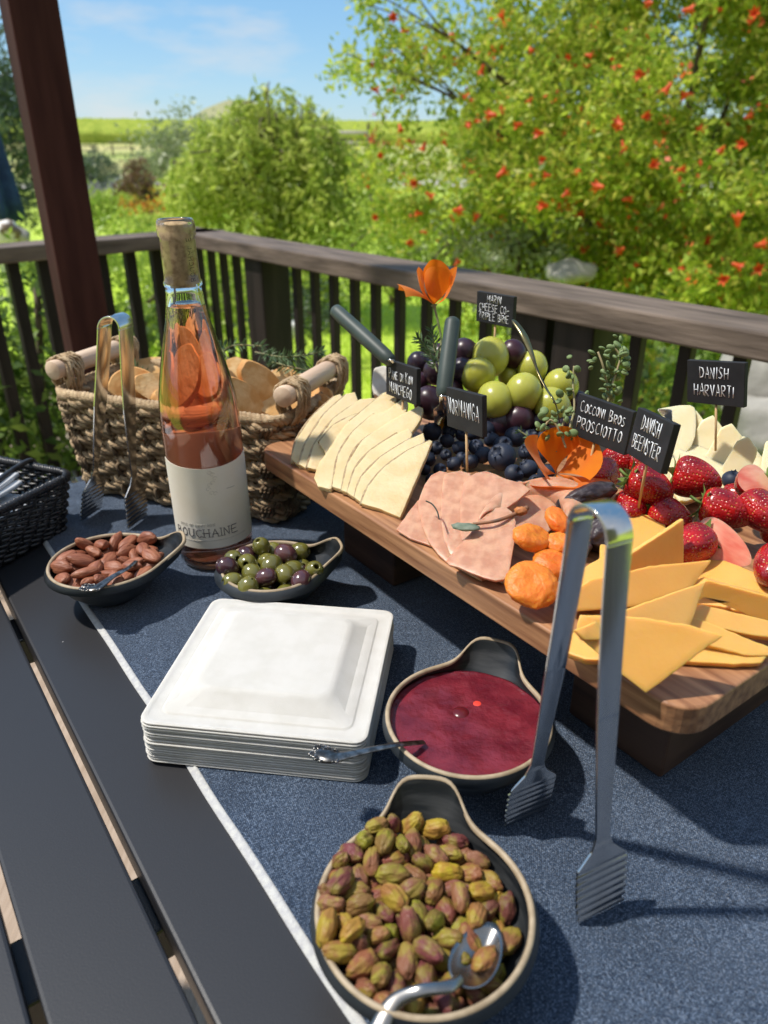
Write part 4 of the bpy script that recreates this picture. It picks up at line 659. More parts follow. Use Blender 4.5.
# ------------------------------------------------------------------ tongs
TGM = mat('brushed steel', (.68, .66, .64), (.56, .54, .52), rough=.13, scale=40, stretch=(1, 1, .1), metal=1, rough2=.22, detail=6, bump=.00004, bscale=500)
def tongs(name, label, loc, W, lean, hgt=.234, spread=.034, wmax=.0068, fork=.0160):
    """standing upright: an arched strip whose two legs end in ribbed fork blades"""
    W = Vector(W).normalized(); D = Vector((W.y, -W.x, 0)).normalized()
    r = thing(name, label, 'tongs', loc); ar = .0125; lean = Vector(lean)
    def P3(s, z): return D * s + Vector((0, 0, z)) + lean * (z / hgt)
    path = []      # s, z, half width, part
    half = []
    n = 240
    for i in range(n + 1):
        z = .0006 + (hgt - ar) * i / n; f = z / (hgt - ar); s = ar + (spread - ar) * max(0, 1 - f) ** 1.25
        if z < .046: hw = fork * (.93 + .09 * min(1, z / .012)) * (1 if z < .036 else 1 - .55 * ((z - .036) / .01)); 
        elif z < .062: hw = .0044 + (fork * .45 - .0044) * max(0, 1 - (z - .046) / .009) ** 1.2
        elif z < .13: hw = .0044 + (wmax * .92 - .0044) * ((z - .062) / .068) ** .9
        else: hw = wmax * (.92 + .08 * (z - .13) / .1)
        rib = .0004 * math.sin(z * 2 * math.pi / .0052) if z < .036 else 0
        half.append((s + rib, z, hw + (.0007 * math.sin(z * 2 * math.pi / .0052) if z < .036 else 0)))
    arch = [(ar * math.cos(a), hgt - ar + ar * math.sin(a), wmax) for a in [R(8 * k) for k in range(1, 23)]]
    def ribbon(nm, lst, sgn=1):
        bm = bmesh.new(); rows = []; th = .0008
        for i, (s, z, hw) in enumerate(lst):
            a = lst[max(i - 1, 0)]; b = lst[min(i + 1, len(lst) - 1)]; ds_, dz_ = (b[0] - a[0]) * sgn, b[1] - a[1]; ll_ = math.hypot(ds_, dz_) or 1; nrm = D * (dz_ / ll_) - Vector((0, 0, ds_ / ll_)); c_ = P3(s * sgn, z)
            cv = .0010 if .05 < z < .13 else 0
            rows.append([c_ - W * hw - nrm * th, c_ - W * (hw * .5) - nrm * (th + cv), c_ - nrm * (th + cv), c_ + W * (hw * .5) - nrm * (th + cv), c_ + W * hw - nrm * th, c_ + W * hw + nrm * th, c_ + nrm * (th - cv), c_ - W * hw + nrm * th])
        loft(bm, rows, True, True, True); return mk(nm, bm, TGM, r, world=False, bevel=.0003)
    full = half + arch
    ribbon('arm', half[88:], 1); ribbon('arm', half[88:], -1); ribbon('spring_arch', [(half[-1][0], half[-1][1], half[-1][2])] + arch + [(-half[-1][0], half[-1][1], half[-1][2])], 1)
    ribbon('ribbed_blade', half[:90], 1); ribbon('ribbed_blade', half[:90], -1)
    return r
fa = (at(599, 912, .002) + at(526, 822, .002)) / 2
tp = at(601, 514, .234); tongs('serving_tongs', 'large steel tongs standing upright on the runner in front of the board', (fa.x, fa.y, .004), (.90, .43, 0), (tp.x - fa.x, tp.y - fa.y, 0))
fb = (at(93, 520, .002) + at(136, 520, .002)) / 2; tp = at(116, 319, .222)
tongs('serving_tongs', 'steel tongs standing upright against the rope basket', (fb.x, fb.y, .004), (.30, .95, 0), (tp.x - fb.x, tp.y - fb.y, 0), hgt=.222, spread=.030, wmax=.0112, fork=.0185)

# ------------------------------------------------------------------ stroke lettering
GL = {'A': [[(0, 0), (.3, 1), (.6, 0)], [(.12, .38), (.5, .38)]], 'B': [[(0, 0), (0, 1), (.4, .9), (.42, .62), (.03, .52), (.5, .42), (.5, .08), (0, 0)]], 'C': [[(.52, .85), (.3, 1), (.05, .75), (.03, .3), (.25, 0), (.55, .12)]],
      'D': [[(0, 0), (0, 1), (.4, .85), (.55, .5), (.4, .12), (0, 0)]], 'E': [[(.5, 1), (0, 1), (0, 0), (.52, 0)], [(0, .52), (.4, .52)]], 'F': [[(.5, 1), (0, 1), (0, 0)], [(0, .52), (.4, .52)]], 'G': [[(.52, .85), (.3, 1), (.05, .75), (.03, .3), (.25, 0), (.55, .1), (.55, .45), (.32, .45)]],
      'H': [[(0, 0), (0, 1)], [(.5, 0), (.5, 1)], [(0, .5), (.5, .5)]], 'I': [[(.1, 0), (.1, 1)]], 'K': [[(0, 0), (0, 1)], [(.5, 1), (0, .45), (.52, 0)]], 'L': [[(0, 1), (0, 0), (.45, 0)]], 'M': [[(0, 0), (.05, 1), (.3, .4), (.55, 1), (.62, 0)]],
      'N': [[(0, 0), (0, 1), (.5, 0), (.5, 1)]], 'O': [[(.28, 1), (.03, .75), (.03, .25), (.28, 0), (.53, .25), (.53, .75), (.28, 1)]], 'P': [[(0, 0), (0, 1), (.4, .95), (.5, .72), (.35, .5), (0, .48)]], 'R': [[(0, 0), (0, 1), (.4, .95), (.5, .72), (.35, .5), (0, .48), (.52, 0)]],
      'S': [[(.5, .88), (.25, 1), (.03, .78), (.25, .52), (.5, .28), (.28, 0), (0, .12)]], 'T': [[(0, 1), (.55, 1)], [(.28, 1), (.28, 0)]], 'U': [[(0, 1), (.03, .2), (.25, 0), (.5, .2), (.53, 1)]], 'V': [[(0, 1), (.27, 0), (.54, 1)]], 'Y': [[(0, 1), (.27, .5), (.54, 1)], [(.27, .5), (.27, 0)]], '-': [[(.05, .5), (.4, .5)]], ' ': [], '.': [[(.1, 0), (.12, .04)]]}
def strokes(text, x, y, h, wd, sp=.78, jit=.03, seed=0):
    rn_ = random.Random(seed); out = []
    for ch in text:
        low = ch.islower(); k = .78 if low else 1
        dy_ = rn_.uniform(-.05, .05) * h * (jit > 0)
        for s in GL[ch.upper()]: out.append([(x + (a + rn_.uniform(-jit, jit)) * wd * k, y + dy_ + (b + rn_.uniform(-jit, jit)) * h * k) for a, b in s])
        adv = {'I': .38, ' ': .55, 'M': .86, '-': .6}.get(ch.upper(), sp); x += adv * wd * k
    return out, x
# ------------------------------------------------------------------ wine bottle
BX = at(218, 557, 0); by = BX.y; bx = BX.x
GLM = bpy.data.materials.new('clear glass'); GLM.use_nodes = True; p = GLM.node_tree.nodes['Principled BSDF']; p.inputs['Base Color'].default_value = (.97, .99, .97, 1); p.inputs['Roughness'].default_value = .01; p.inputs['Transmission Weight'].default_value = 1; p.inputs['IOR'].default_value = 1.5
WNM = bpy.data.materials.new('rose wine'); WNM.use_nodes = True; t = WNM.node_tree; p = t.nodes['Principled BSDF']; p.inputs['Base Color'].default_value = (1, .93, .90, 1); p.inputs['Roughness'].default_value = 0; p.inputs['Transmission Weight'].default_value = 1; p.inputs['IOR'].default_value = 1.34
va = t.nodes.new('ShaderNodeVolumeAbsorption'); va.inputs['Color'].default_value = (1.0, .41, .13, 1); va.inputs['Density'].default_value = 27; t.links.new(va.outputs[0], t.nodes['Material Output'].inputs['Volume'])
bt = thing('wine_bottle', 'clear tall bottle of pink wine with cream label and cork', 'bottle', (bx, by, .0036)); bt.rotation_euler = (0, -R(.8), 0)
op = [(.0005, .004), (.02, .003), (.031, .0), (.0345, .002), (.0362, .006), (.0365, .012), (.0365, .135), (.0362, .150), (.0345, .168), (.0312, .186), (.0275, .202), (.0232, .219), (.0192, .235), (.0167, .248), (.0155, .258), (.0153, .263), (.0164, .2645), (.0164, .2675), (.0152, .269), (.0150, .275), (.0146, .300), (.0146, .303), (.0158, .305), (.0160, .312), (.0152, .316), (.0140, .3175)]
ip = [(.0120, .3172), (.0112, .314), (.0112, .262), (.0116, .255), (.0138, .246), (.0168, .233), (.0208, .217), (.0250, .200), (.0288, .184), (.0320, .166), (.0336, .150), (.0340, .135), (.0340, .014), (.0325, .008), (.024, .009), (.012, .016), (.0005, .020)]
bm = bmesh.new(); lathe(bm, op + ip, 96); mk('glass', bm, GLM, bt, world=False)
bm = bmesh.new(); wp = [(.0005, .0198), (.012, .0158), (.0241, .0088), (.0326, .0078), (.0341, .014), (.0341, .135), (.0337, .150), (.0321, .166), (.0289, .184), (.0251, .200), (.0209, .217), (.0169, .233), (.0139, .246), (.0126, .2500), (.0110, .2496), (.0005, .2494)]
lathe(bm, wp, 96); mk('wine', bm, WNM, bt, world=False)
bm = bmesh.new(); lathe(bm, [(.0005, .2645), (.0104, .2645), (.01128, .2655), (.01128, .3125), (.0106, .3135), (.0005, .3135)], 48); ck = mk('cork', bm, mat('cork', (.52, .36, .20), (.32, .20, .10), rough=.85, scale=190, detail=6, lo=.45, hi=.65, bump=.0004, bscale=260), bt, world=False)
LBM = mat('cream label paper', (.80, .73, .60), (.83, .77, .66), rough=.6, scale=40, bump=.00008, bscale=300)
INK = mat('dark ink', (.05, .04, .05), rough=.6); GREY = mat('pale label print', (.48, .45, .40), rough=.6)
lab_c = math.atan2(-by, -bx) + R(3)           # turned to the camera, a little to the right
def cyl(r_, a, z): return Vector((r_ * math.cos(a), r_ * math.sin(a), z))
def labelcurve(n, a0, a1): return [a0 + (a1 - a0) * k / n for k in range(n + 1)]
def label(nm, cen, half, z0, z1, sw, m):
    bm = bmesh.new(); rows = []
    for a in labelcurve(48, cen - half, cen + half):
        f = (a - cen) / half; zt = z1 + sw * math.cos(f * math.pi / 2 * 1.1); rows.append([cyl(.03655, a, z0), cyl(.0369, a, z0), cyl(.0369, a, zt), cyl(.03655, a, zt)])
    loft(bm, rows, True, True, True); return mk(nm, bm, m, bt, world=False, smooth=False)
lb_ = label('front_label', lab_c, R(82), .026, .112, -.004, LBM)
label('back_label', lab_c + math.pi, R(66), .030, .124, 0, mat('back label paper', (.85, .80, .72), (.88, .84, .76), rough=.6, scale=40, transl=.6))
def onlabel(nm, text, ang0, z, h, wd, m, rad, seed=1, serif=False, jit=0):
    st, xe = strokes(text, 0, 0, h, wd, jit=jit, seed=seed); bm = bmesh.new()
    for s in st:
        if serif:
            for (a, b) in (s[0], s[-1]): st_ = [(a - wd * .13, b), (a + wd * .13, b)]; tube(bm, [cyl(.0370, ang0 + q_[0] / .0369, z + q_[1]) for q_ in st_], rad * .6, 4)
        fine = []
        for (a, b), (c, d) in zip(s, s[1:]):
            for k in range(4): fine.append((a + (c - a) * k / 4, b + (d - b) * k / 4))
        fine.append(s[-1]); tube(bm, [cyl(.0370, ang0 + q_[0] / .0369, z + q_[1]) for q_ in fine], rad, 5)
    return mk(nm, bm, m, lb_, world=False)
onlabel('lettering', 'BOUCHAINE', lab_c - R(66), .0385, .0083, .0098, INK, .00034, serif=True)
onlabel('lettering', 'ROSE OF PINOT NOIR', lab_c - R(56), .0495, .0026, .0029, GREY, .00018)
bm = bmesh.new(); tube(bm, [cyl(.0370, lab_c + R(a), .0345) for a in range(-62, 50, 3)], .00016, 4); mk('printed_line', bm, GREY, lb_, world=False)
bm = bmesh.new(); tube(bm, [cyl(.0370, lab_c + R(a), .0852) for a in range(22, 37, 2)], .0003, 4); mk('printed_line', bm, GREY, lb_, world=False)
bm = bmesh.new()
for k, (a, z) in enumerate(((0, .104), (4, .102), (7, .098), (3, .094), (-2, .092), (-4, .088), (0, .084), (5, .083))): tube(bm, [cyl(.0370, lab_c + R(a + 3 * math.cos(q_)), z + .0016 * math.sin(q_)) for q_ in [j * .6 for j in range(9)]], .00022, 4)
mk('embossed_scroll', bm, mat('label embossing', (.62, .58, .50), rough=.5), lb_, world=False)
# cork print, reading down the cork
bm = bmesh.new(); st, xe = strokes('BOUCHAINE', 0, 0, .0042, .0056, jit=0)
ca = lab_c + R(42)
for s in st: tube(bm, [cyl(.01132, ca + (b - .002) / .0112, .2675 + a) for a, b in s], .00028, 4)
mk('lettering', bm, mat('cork ink', (.07, .04, .03), rough=.8), ck, world=False)
# ------------------------------------------------------------------ rope basket
BA = R(-20.4); ax = Vector((math.cos(BA), math.sin(BA), 0)); bx_ = Vector((-math.sin(BA), math.cos(BA), 0))
FR_ = Vector((-.098, .702, 0)); BL_, BW_ = .305, .165
bc = FR_ - ax * BL_ / 2 + bx_ * BW_ / 2; bc.z = .004
bk = thing('rope_basket', 'natural seagrass rope basket with two wooden bar handles, full of toasts', 'basket', bc, BA)
SGM = mat('seagrass rope', (.33, .22, .12), (.54, .40, .24), rough=.85, scale=120, stretch=(1, 1, 1), detail=6, lo=.35, hi=.65, bump=.0011, bscale=420, bstretch=(.5, .5, 1.6))
SGD = mat('dark seagrass', (.13, .085, .05), (.24, .17, .10), rough=.9, scale=90)
def bpath(hx, hy, rad, z, step=.0035, wob=0, ph=0, per=.03):
    c = rrect(hx, hy, rad, z, 8); c.append(c[0]); out = []; d = 0
    for a, b in zip(c, c[1:]):
        L_ = (b - a).length; k = max(1, int(L_ / step))
        for j in range(k):
            q_ = a.lerp(b, j / k); dd = d + L_ * j / k
            if wob:
                n_ = Vector((q_.x / hx ** 1, q_.y / hy, 0)); n_ = Vector((n_.x if abs(n_.x) > .93 else 0, n_.y if abs(n_.y) > .9 else 0, 0)); n_ = n_.normalized() if n_.length else Vector((0, 0, 0))
                q_ = q_ + n_ * wob * math.sin(2 * math.pi * dd / per + ph) + Vector((0, 0, .0012 * noise.noise(Vector((dd * 40, ph, z * 50)))))
            out.append(q_)
        d += L_
    out.append(out[0].copy()); return out
HH = .121
dims = lambda z: (BL_ / 2 - .006 - .012 * (1 - z / HH), BW_ / 2 - .006 - .010 * (1 - z / HH))
bm = bmesh.new(); 
for k in range(13):
    z = .006 + k * .0090; hx, hy = dims(z); pth = bpath(hx, hy, .022, z, wob=.0036, ph=math.pi * (k % 2), per=.046); rope(bm, pth, .0056, .034, strands=3, n=5, jit=.0018)
mk('woven_wall', bm, SGM, bk, world=False)
bm = bmesh.new(); loft(bm, [rrect(*[q_ - .003 for q_ in dims(z)], .02, z, 8) for z in (.001, .05, HH)] + [rrect(*[q_ - .006 for q_ in dims(z)], .018, z, 8) for z in (HH, .05, .006)], cap0=True, cap1=True); mk('lining', bm, SGD, bk, world=False)
bm = bmesh.new(); pp = bpath(*dims(.06), .022, 0, step=.046)
for q_ in pp[:-1]:
    d_ = Vector((q_.x / dims(.06)[0], q_.y / dims(.06)[1], 0)); k = Vector((.0065 if d_.x > .95 else -.0065 if d_.x < -.95 else 0, .0065 if d_.y > .95 else -.0065 if d_.y < -.95 else 0, 0))
    pts = [Vector((q_.x * dims(z)[0] / dims(.06)[0], q_.y * dims(z)[1] / dims(.06)[1], z)) + k * (1 if i % 2 else .1) for i, z in enumerate([.004 + j * .0122 for j in range(10)])]
    rope(bm, smoothpath(pts, 4), .0042, .018, n=5)
mk('stake', bm, SGD, bk, world=False)['kind'] = 'stuff'
bm = bmesh.new(); rope(bm, bpath(dims(HH)[0], dims(HH)[1], .024, HH, step=.003), .0068, .016, strands=3, n=6); mk('rim', bm, SGM, bk, world=False)
DWM = mat('pale dowel wood', (.60, .42, .29), (.72, .55, .40), rough=.6, scale=9, stretch=(6, 1, 6), detail=6, bump=.0003, bscale=60)
for sx in (-1, 1):
    xx = sx * (BL_ / 2 - .008); zz = .146; bm = bmesh.new(); tube(bm, [(xx, -.071, zz), (xx, -.070, zz), (xx, .070, zz), (xx, .071, zz)], [.0098, .0108, .0108, .0098], 20); h_ = mk('handle', bm, DWM, bk, world=False)
    for sy in (-1, 1):
        bm = bmesh.new(); random.seed(int(sx * 3 + sy))
        for k in range(7):
            y0 = sy * .050 + (k - 3) * .0036; pts = []
            for j in range(17):
                a = j * 2 * math.pi / 16; rx_ = .0135 + .001 * (k % 2); pts.append((xx + rx_ * math.sin(a), y0 + .003 * math.sin(a * 2 + k) , zz - .004 + (.0165 if math.cos(a) > 0 else .030) * math.cos(a)))
            rope(bm, pts, .0027, .008, n=5)
        mk('lashing', bm, SGM, bk, world=False)
# toasts in the basket
CRU = mat('toast crust', (.48, .20, .05), (.62, .32, .10), rough=.7, scale=60, bump=.0004, bscale=200)
CRM = mat('toast crumb', (.74, .52, .26), (.60, .34, .12), rough=.85, scale=70, detail=6, bump=.0008, bscale=260)
def toast(label, c, rx, ry, th, rot, group='toasts heaped in the rope basket', cracker=False):
    r = thing('cracker' if cracker else 'toast_slice', label, 'cracker' if cracker else 'toast', c, 0, group); r.rotation_euler = rot; N = 40
    q = lambda s, z: [Vector((rx * s * (1 + .07 * math.cos(2 * a_ + c[0] * 90) + .05 * math.cos(3 * a_ + rx * 900) + .03 * math.cos(7 * a_ + c[1] * 70)) * math.cos(a_), ry * s * math.sin(a_), z)) for a_ in [2 * math.pi * j / N for j in range(N)]]
    bm = bmesh.new(); loft(bm, [q(.94, -th / 2), q(1, -th * .3), q(1, th * .3), q(.94, th / 2)]); mk('crust', bm, CRK if cracker else CRU, r, world=False)
    bm = bmesh.new(); loft(bm, [q(.01, -th / 2 - .0004), q(.94, -th / 2)]); loft(bm, [q(.94, th / 2), q(.5, th / 2 + .0004), q(.01, th / 2 + .0003)]); mk('crumb', bm, CRK if cracker else CRM, r, world=False); return r
CRK = mat('orange cracker', (.62, .30, .09), (.72, .42, .16), rough=.7, scale=90, bump=.0005, bscale=200)
random.seed(8)
specs = [  # px, py, z, rx, ry, thickness, euler degrees, label, cracker
    (132, 385, 0.129, 0.025, 0.021, .005, (70, 0, 10), 'round orange cracker upright behind the left basket tongs', True),
    (160, 390, 0.124, 0.036, 0.020, .011, (50, 15, 40), 'toast slice leaning at the left of the bottle in the basket', False),
    (176, 400, 0.116, 0.034, 0.019, .011, (35, 10, 60), 'toast slice seen just left of the bottle shoulder', False),
    (262, 386, 0.134, 0.034, 0.019, .012, (75, 50, 20), 'thick pale toast slice standing up right of the bottle neck', False),
    (243, 402, 0.122, 0.031, 0.019, .012, (55, 60, 10), 'toast slice right against the bottle shoulder in the basket', False),
    (272, 402, 0.116, 0.034, 0.020, .011, (40, 20, -10), 'toast slice under the right wooden handle', False),
    (290, 386, 0.122, 0.029, 0.018, .010, (60, 30, -30), 'toast slice behind the right wooden handle', False),
    (200, 378, 0.126, 0.034, 0.020, .011, (65, -20, 30), 'toast slice behind the wine bottle', False),
    (215, 393, 0.122, 0.036, 0.021, .011, (50, 30, 10), 'second toast slice seen through the wine bottle', False),
    (190, 370, 0.122, 0.031, 0.019, .011, (60, 10, -30), 'toast slice deep behind the bottle shoulder', False),
    (230, 376, 0.122, 0.031, 0.019, .011, (50, -30, 20), 'toast slice at the back rim right of the bottle', False),
    (148, 372, 0.116, 0.031, 0.019, .011, (40, -10, 20), 'toast slice at the back left of the basket', False)]
for px, py, z, rx, ry, th, rot, lb, ck_ in specs: toast(lb, at(px, py, z), rx, ry, th, tuple(R(a) for a in rot), cracker=ck_)
for k in range(5):
    toast('thin orange cracker in the leaning row at the right end of the basket', at(318 - k * 2, 404 + k * 7, .118 - k * .004), .024, .020, .0035, (R(60), R(-12), R(-40)), 'row of thin crackers in the basket', True)
for k in range(10):
    toast('toast slice buried low in the rope basket', bc + ax * random.uniform(-.11, .11) + bx_ * random.uniform(-.045, .045) + Vector((0, 0, .07)), .032, .02, .011, (random.uniform(0, 1), random.uniform(0, 1), random.uniform(0, 6)))

# rosemary
RSM = leafmat('rosemary needles', [(.07, .12, .05), (.12, .19, .08), (.18, .25, .13)], .2, .5)
STM = mat('green stem', (.16, .19, .07), (.25, .2, .1), rough=.7)
def rosemary(label, pts, seed, ln_=.017, dens=1100, group=None):
    q = np.random.RandomState(seed); pts = smoothpath(pts, 8); r = thing('rosemary_sprig', label, 'rosemary', pts[0], 0, group); bm = bmesh.new(); tube(bm, pts, .0010, 5); mk('stem', bm, STM, r)
    bm = bmesh.new(); L_ = sum((b - a).length for a, b in zip(pts, pts[1:])); n = int(L_ * dens)
    for i in range(n):
        f = q.uniform(.12, 1) * (len(pts) - 1.01); k = int(f); p = pts[k].lerp(pts[k + 1], f - k); d = (pts[k + 1] - pts[k]).normalized(); o_ = Vector(q.normal(size=3)); o_ = (o_ - d * o_.dot(d)).normalized()
        v = (d * .75 + o_).normalized() * ln_ * q.uniform(.6, 1.15) * (1.05 - .4 * f / len(pts)); s_ = v.cross(Vector(q.normal(size=3))).normalized() * .0009
        a = [bm.verts.new(p + w_) for w_ in (-s_ * .5, s_ * .5, v * .6 + s_, v, v * .6 - s_)]; bm.faces.new(a)
    mk('needles', bm, RSM, r); return r
rosemary('rosemary sprig poking up in the basket left of the bottle', [at(150, 390, .11), at(140, 372, .135), at(128, 362, .15)], 1)
rosemary('rosemary sprig arching right of the bottle neck', [at(215, 360, .13), at(232, 346, .150), at(262, 346, .155)], 2)
rosemary('rosemary sprig lying over the back rim of the basket', [at(255, 352, .13), at(285, 357, .145), at(322, 352, .155)], 3)
rosemary('rosemary sprig drooping beside the right basket handle', [at(330, 372, .13), at(305, 370, .145), at(272, 362, .15)], 4)
rosemary('rosemary sprig curling near the back corner of the basket', [at(235, 372, .125), at(222, 350, .145), at(212, 345, .15)], 5)

# ------------------------------------------------------------------ black wicker tray with napkins
tcn = at(79, 474, .062); tl = BA - R(2); tax = Vector((math.cos(tl), math.sin(tl), 0)); tbx = Vector((-math.sin(tl), math.cos(tl), 0)); TL_, TW_ = .20, .25
tcen = Vector((tcn.x, tcn.y, 0)) - tax * TL_ / 2 - tbx * TW_ / 2; tcen.z = .001
tr_ = thing('wicker_tray', 'black woven wicker tray cut off at the left edge of the photo', 'basket', tcen, tl)
BWM = mat('black wicker', (.012, .012, .014), (.03, .03, .033), rough=.38, scale=60, spec=.55)
tdim = lambda z: (TL_ / 2 - .004 - .010 * (1 - z / .062), TW_ / 2 - .004 - .010 * (1 - z / .062))
bm = bmesh.new()
for k in range(12):
    z = .004 + k * .0048; tube(bm, bpath(*tdim(z), .014, z, wob=.0020, ph=math.pi * (k % 2), per=.017, step=.003), .0022, 6)
mk('woven_side', bm, BWM, tr_, world=False)
bm = bmesh.new()
for q_ in bpath(*tdim(.03), .014, 0, step=.0085)[:-1]:
    tube(bm, [Vector((q_.x * tdim(z)[0] / tdim(.03)[0], q_.y * tdim(z)[1] / tdim(.03)[1], z)) for z in (.001, .03, .060)], .0013, 5)
mk('upright_canes', bm, BWM, tr_, world=False)['kind'] = 'stuff'
bm = bmesh.new(); rope(bm, bpath(*tdim(.062), .016, .062, step=.002), .0046, .010, strands=3, n=6); mk('rim', bm, BWM, tr_, world=False)
bm = bmesh.new(); loft(bm, [rrect(*tdim(0), .014, .001, 6), rrect(*tdim(0), .014, .004, 6)], cap0=True, cap1=True); mk('base', bm, BWM, tr_, world=False)
bm = bmesh.new(); a_ = at(28, 461, .070); b_ = at(-30, 505, .068); tube(bm, smoothpath([a_ + Vector((.004, .008, -.008)), a_, a_.lerp(b_, .5) + Vector((0, 0, .003)), b_], 5), .0030, 8)
o = mk('napkin_weight', bm, BWM); tag(o, 'thin black bar lying across the tray over the napkins', 'napkin holder')
NPM = mat('white napkin', (.80, .80, .80), (.85, .85, .86), rough=.9, scale=90, bump=.0003, bscale=200)
for k in range(5):
    bm = bmesh.new(); rows = [[Vector((-.075 + .15 * i / 16, -.085 + .17 * j / 16, .0012 * noise.noise(Vector((i * .3, j * .3, k))))) for j in range(17)] for i in range(17)]
    loft(bm, rows, close=False); o = mk('paper_napkin', bm, NPM); s = o.modifiers.new('t', 'SOLIDIFY'); s.thickness = .004
    o.location = tcen + Vector((0, 0, .031 + .0072 * k)) - tbx * .01; o.rotation_euler = (R(.6 * k), R(-1.2 * k), tl + R(5 * k - 8)); tag(o, ['white folded napkin in the black tray, under the others', 'topmost white folded napkin in the black tray'][k == 4], 'napkin', 'napkins in the black tray')

# ------------------------------------------------------------------ serving board on its feet
ZB = .105; WAL = mat('walnut', (.19, .078, .036), (.50, .255, .125), rough=.45, scale=10, stretch=(13, .8, 13), detail=8, lo=.33, hi=.68, bump=.00025, bscale=30, bstretch=(12, 1, 12), spec=.4)
WAD = mat('dark walnut end', (.045, .02, .012), (.09, .045, .025), rough=.6, scale=9, stretch=(1.5, 1, 9), detail=7)
u0, u1, v0, v1 = .150, .640, .3035, .612
cb = uv((u0 + u1) / 2, (v0 + v1) / 2, .0045)
bd = thing('serving_board', 'long walnut serving board raised on two blocks, laden with cheese and fruit', 'serving board', cb, YAW)
bm = bmesh.new(); hx, hy = (v1 - v0) / 2, (u1 - u0) / 2
loft(bm, [rrect(hx - i_, hy - i_, .022, z_, 8) for z_, i_ in ((.0805, .0015), (.082, 0), (.0995, 0), (.1005, .0012))], cap0=True, cap1=True); mk('top', bm, WAL, bd, world=False, smooth=False, bevel=.0008)
for uu0, uu1 in ((.184, .262), (.475, .560)):
    bm = bmesh.new(); box(bm, (0, (uu0 + uu1) / 2 - (u0 + u1) / 2, .040), (2 * hx - .100, uu1 - uu0, .080)); mk('foot', bm, WAD, bd, world=False, smooth=False, bevel=.002)

# ------------------------------------------------------------------ slices by their outlines
def slab(name, label, cat, ref, outline, th, m, group=None, rind=None, parent=None, curve=0, bev=.0006, rough_edge=0, smoothk=0):
    P_ = [at(*q_) for q_ in ref]; n = (P_[1] - P_[0]).cross(P_[2] - P_[0]).normalized()
    if n.dot(CAM - P_[0]) < 0: n = -n
    pts = [onplane(x, y, P_[0], n) for x, y in outline]
    if smoothk: pts = smoothpath(pts, smoothk, True)
    c = sum(pts, Vector()) / len(pts); bm = bmesh.new(); N = len(pts)
    # subdivide edges so that the slice can sag
    fine = []
    for i in range(N):
        a, b = pts[i], pts[(i + 1) % N]; k = max(1, int((b - a).length / .004)) if not smoothk else 1
        fine += [a.lerp(b, j / k) + (b - a).cross(n).normalized() * (.0006 * noise.noise(a.lerp(b, j / k) * 220)) for j in range(k)]
    sag = lambda p_: p_ + n * (curve * (((p_ - c).length / .05) ** 2)) + n * (.0003 * noise.noise(p_ * 60))
    K = 6; rings = []
    for k in range(K): f = k / K; rings.append([c.lerp(p_, 1 - f) for p_ in fine])
    top = [[bm.verts.new(sag(p_)) for p_ in r_] for r_ in rings]; ct = bm.verts.new(sag(c)); bot = [[bm.verts.new(sag(p_) - n * th) for p_ in r_] for r_ in rings]; cbt = bm.verts.new(sag(c) - n * th); M_ = len(fine)
    for A in (top, bot):
        for r1, r2 in zip(A, A[1:]):
            for j in range(M_): bm.faces.new((r1[j], r1[(j + 1) % M_], r2[(j + 1) % M_], r2[j]))
    for j in range(M_):
        bm.faces.new((top[-1][j], top[-1][(j + 1) % M_], ct)); bm.faces.new((bot[-1][j], bot[-1][(j + 1) % M_], cbt)); bm.faces.new((top[0][j], top[0][(j + 1) % M_], bot[0][(j + 1) % M_], bot[0][j]))
    if rind is None:
        o = mk(name, bm, m, None, bevel=bev); tag(o, label, cat, group); ob = o
        off = c.copy(); o.data.transform(Matrix.Translation(-off)); o.location = off
    else:
        r = thing(name, label, cat, c, 0, group); ob = r; mk('paste', bm, m, r, bevel=bev)
        rp = [sag(onplane(x, y, P_[0], n)) - n * th * .5 for x, y in rind]; bm = bmesh.new(); tube(bm, smoothpath(rp, 5), th * .46, 6, flat=1.0); mk('rind', bm, RND, r)
    return ob
YCH = mat('yellow cheese', (.76, .42, .10), (.80, .47, .13), rough=.42, scale=30, sss=.004, sssr=(1, .6, .2), bump=.00022, bscale=170, spec=.45, rand=[(.76, .41, .095), (.80, .48, .14), (.72, .37, .08)])
MCH = mat('pale sheep cheese', (.60, .46, .24), (.67, .54, .32), rough=.5, scale=40, sss=.004, sssr=(1, .8, .5), bump=.0007, bscale=200, bkind='noise', bdetail=7, spec=.4)
WCH = mat('white cheese', (.70, .60, .36), (.74, .65, .43), rough=.4, scale=40, sss=.005, sssr=(1, .85, .6), bump=.0003, bscale=120, spec=.45)
RND = mat('brown-grey rind', (.28, .18, .09), (.44, .33, .19), rough=.8, scale=200, bump=.0004, bscale=400)
zb = ZB
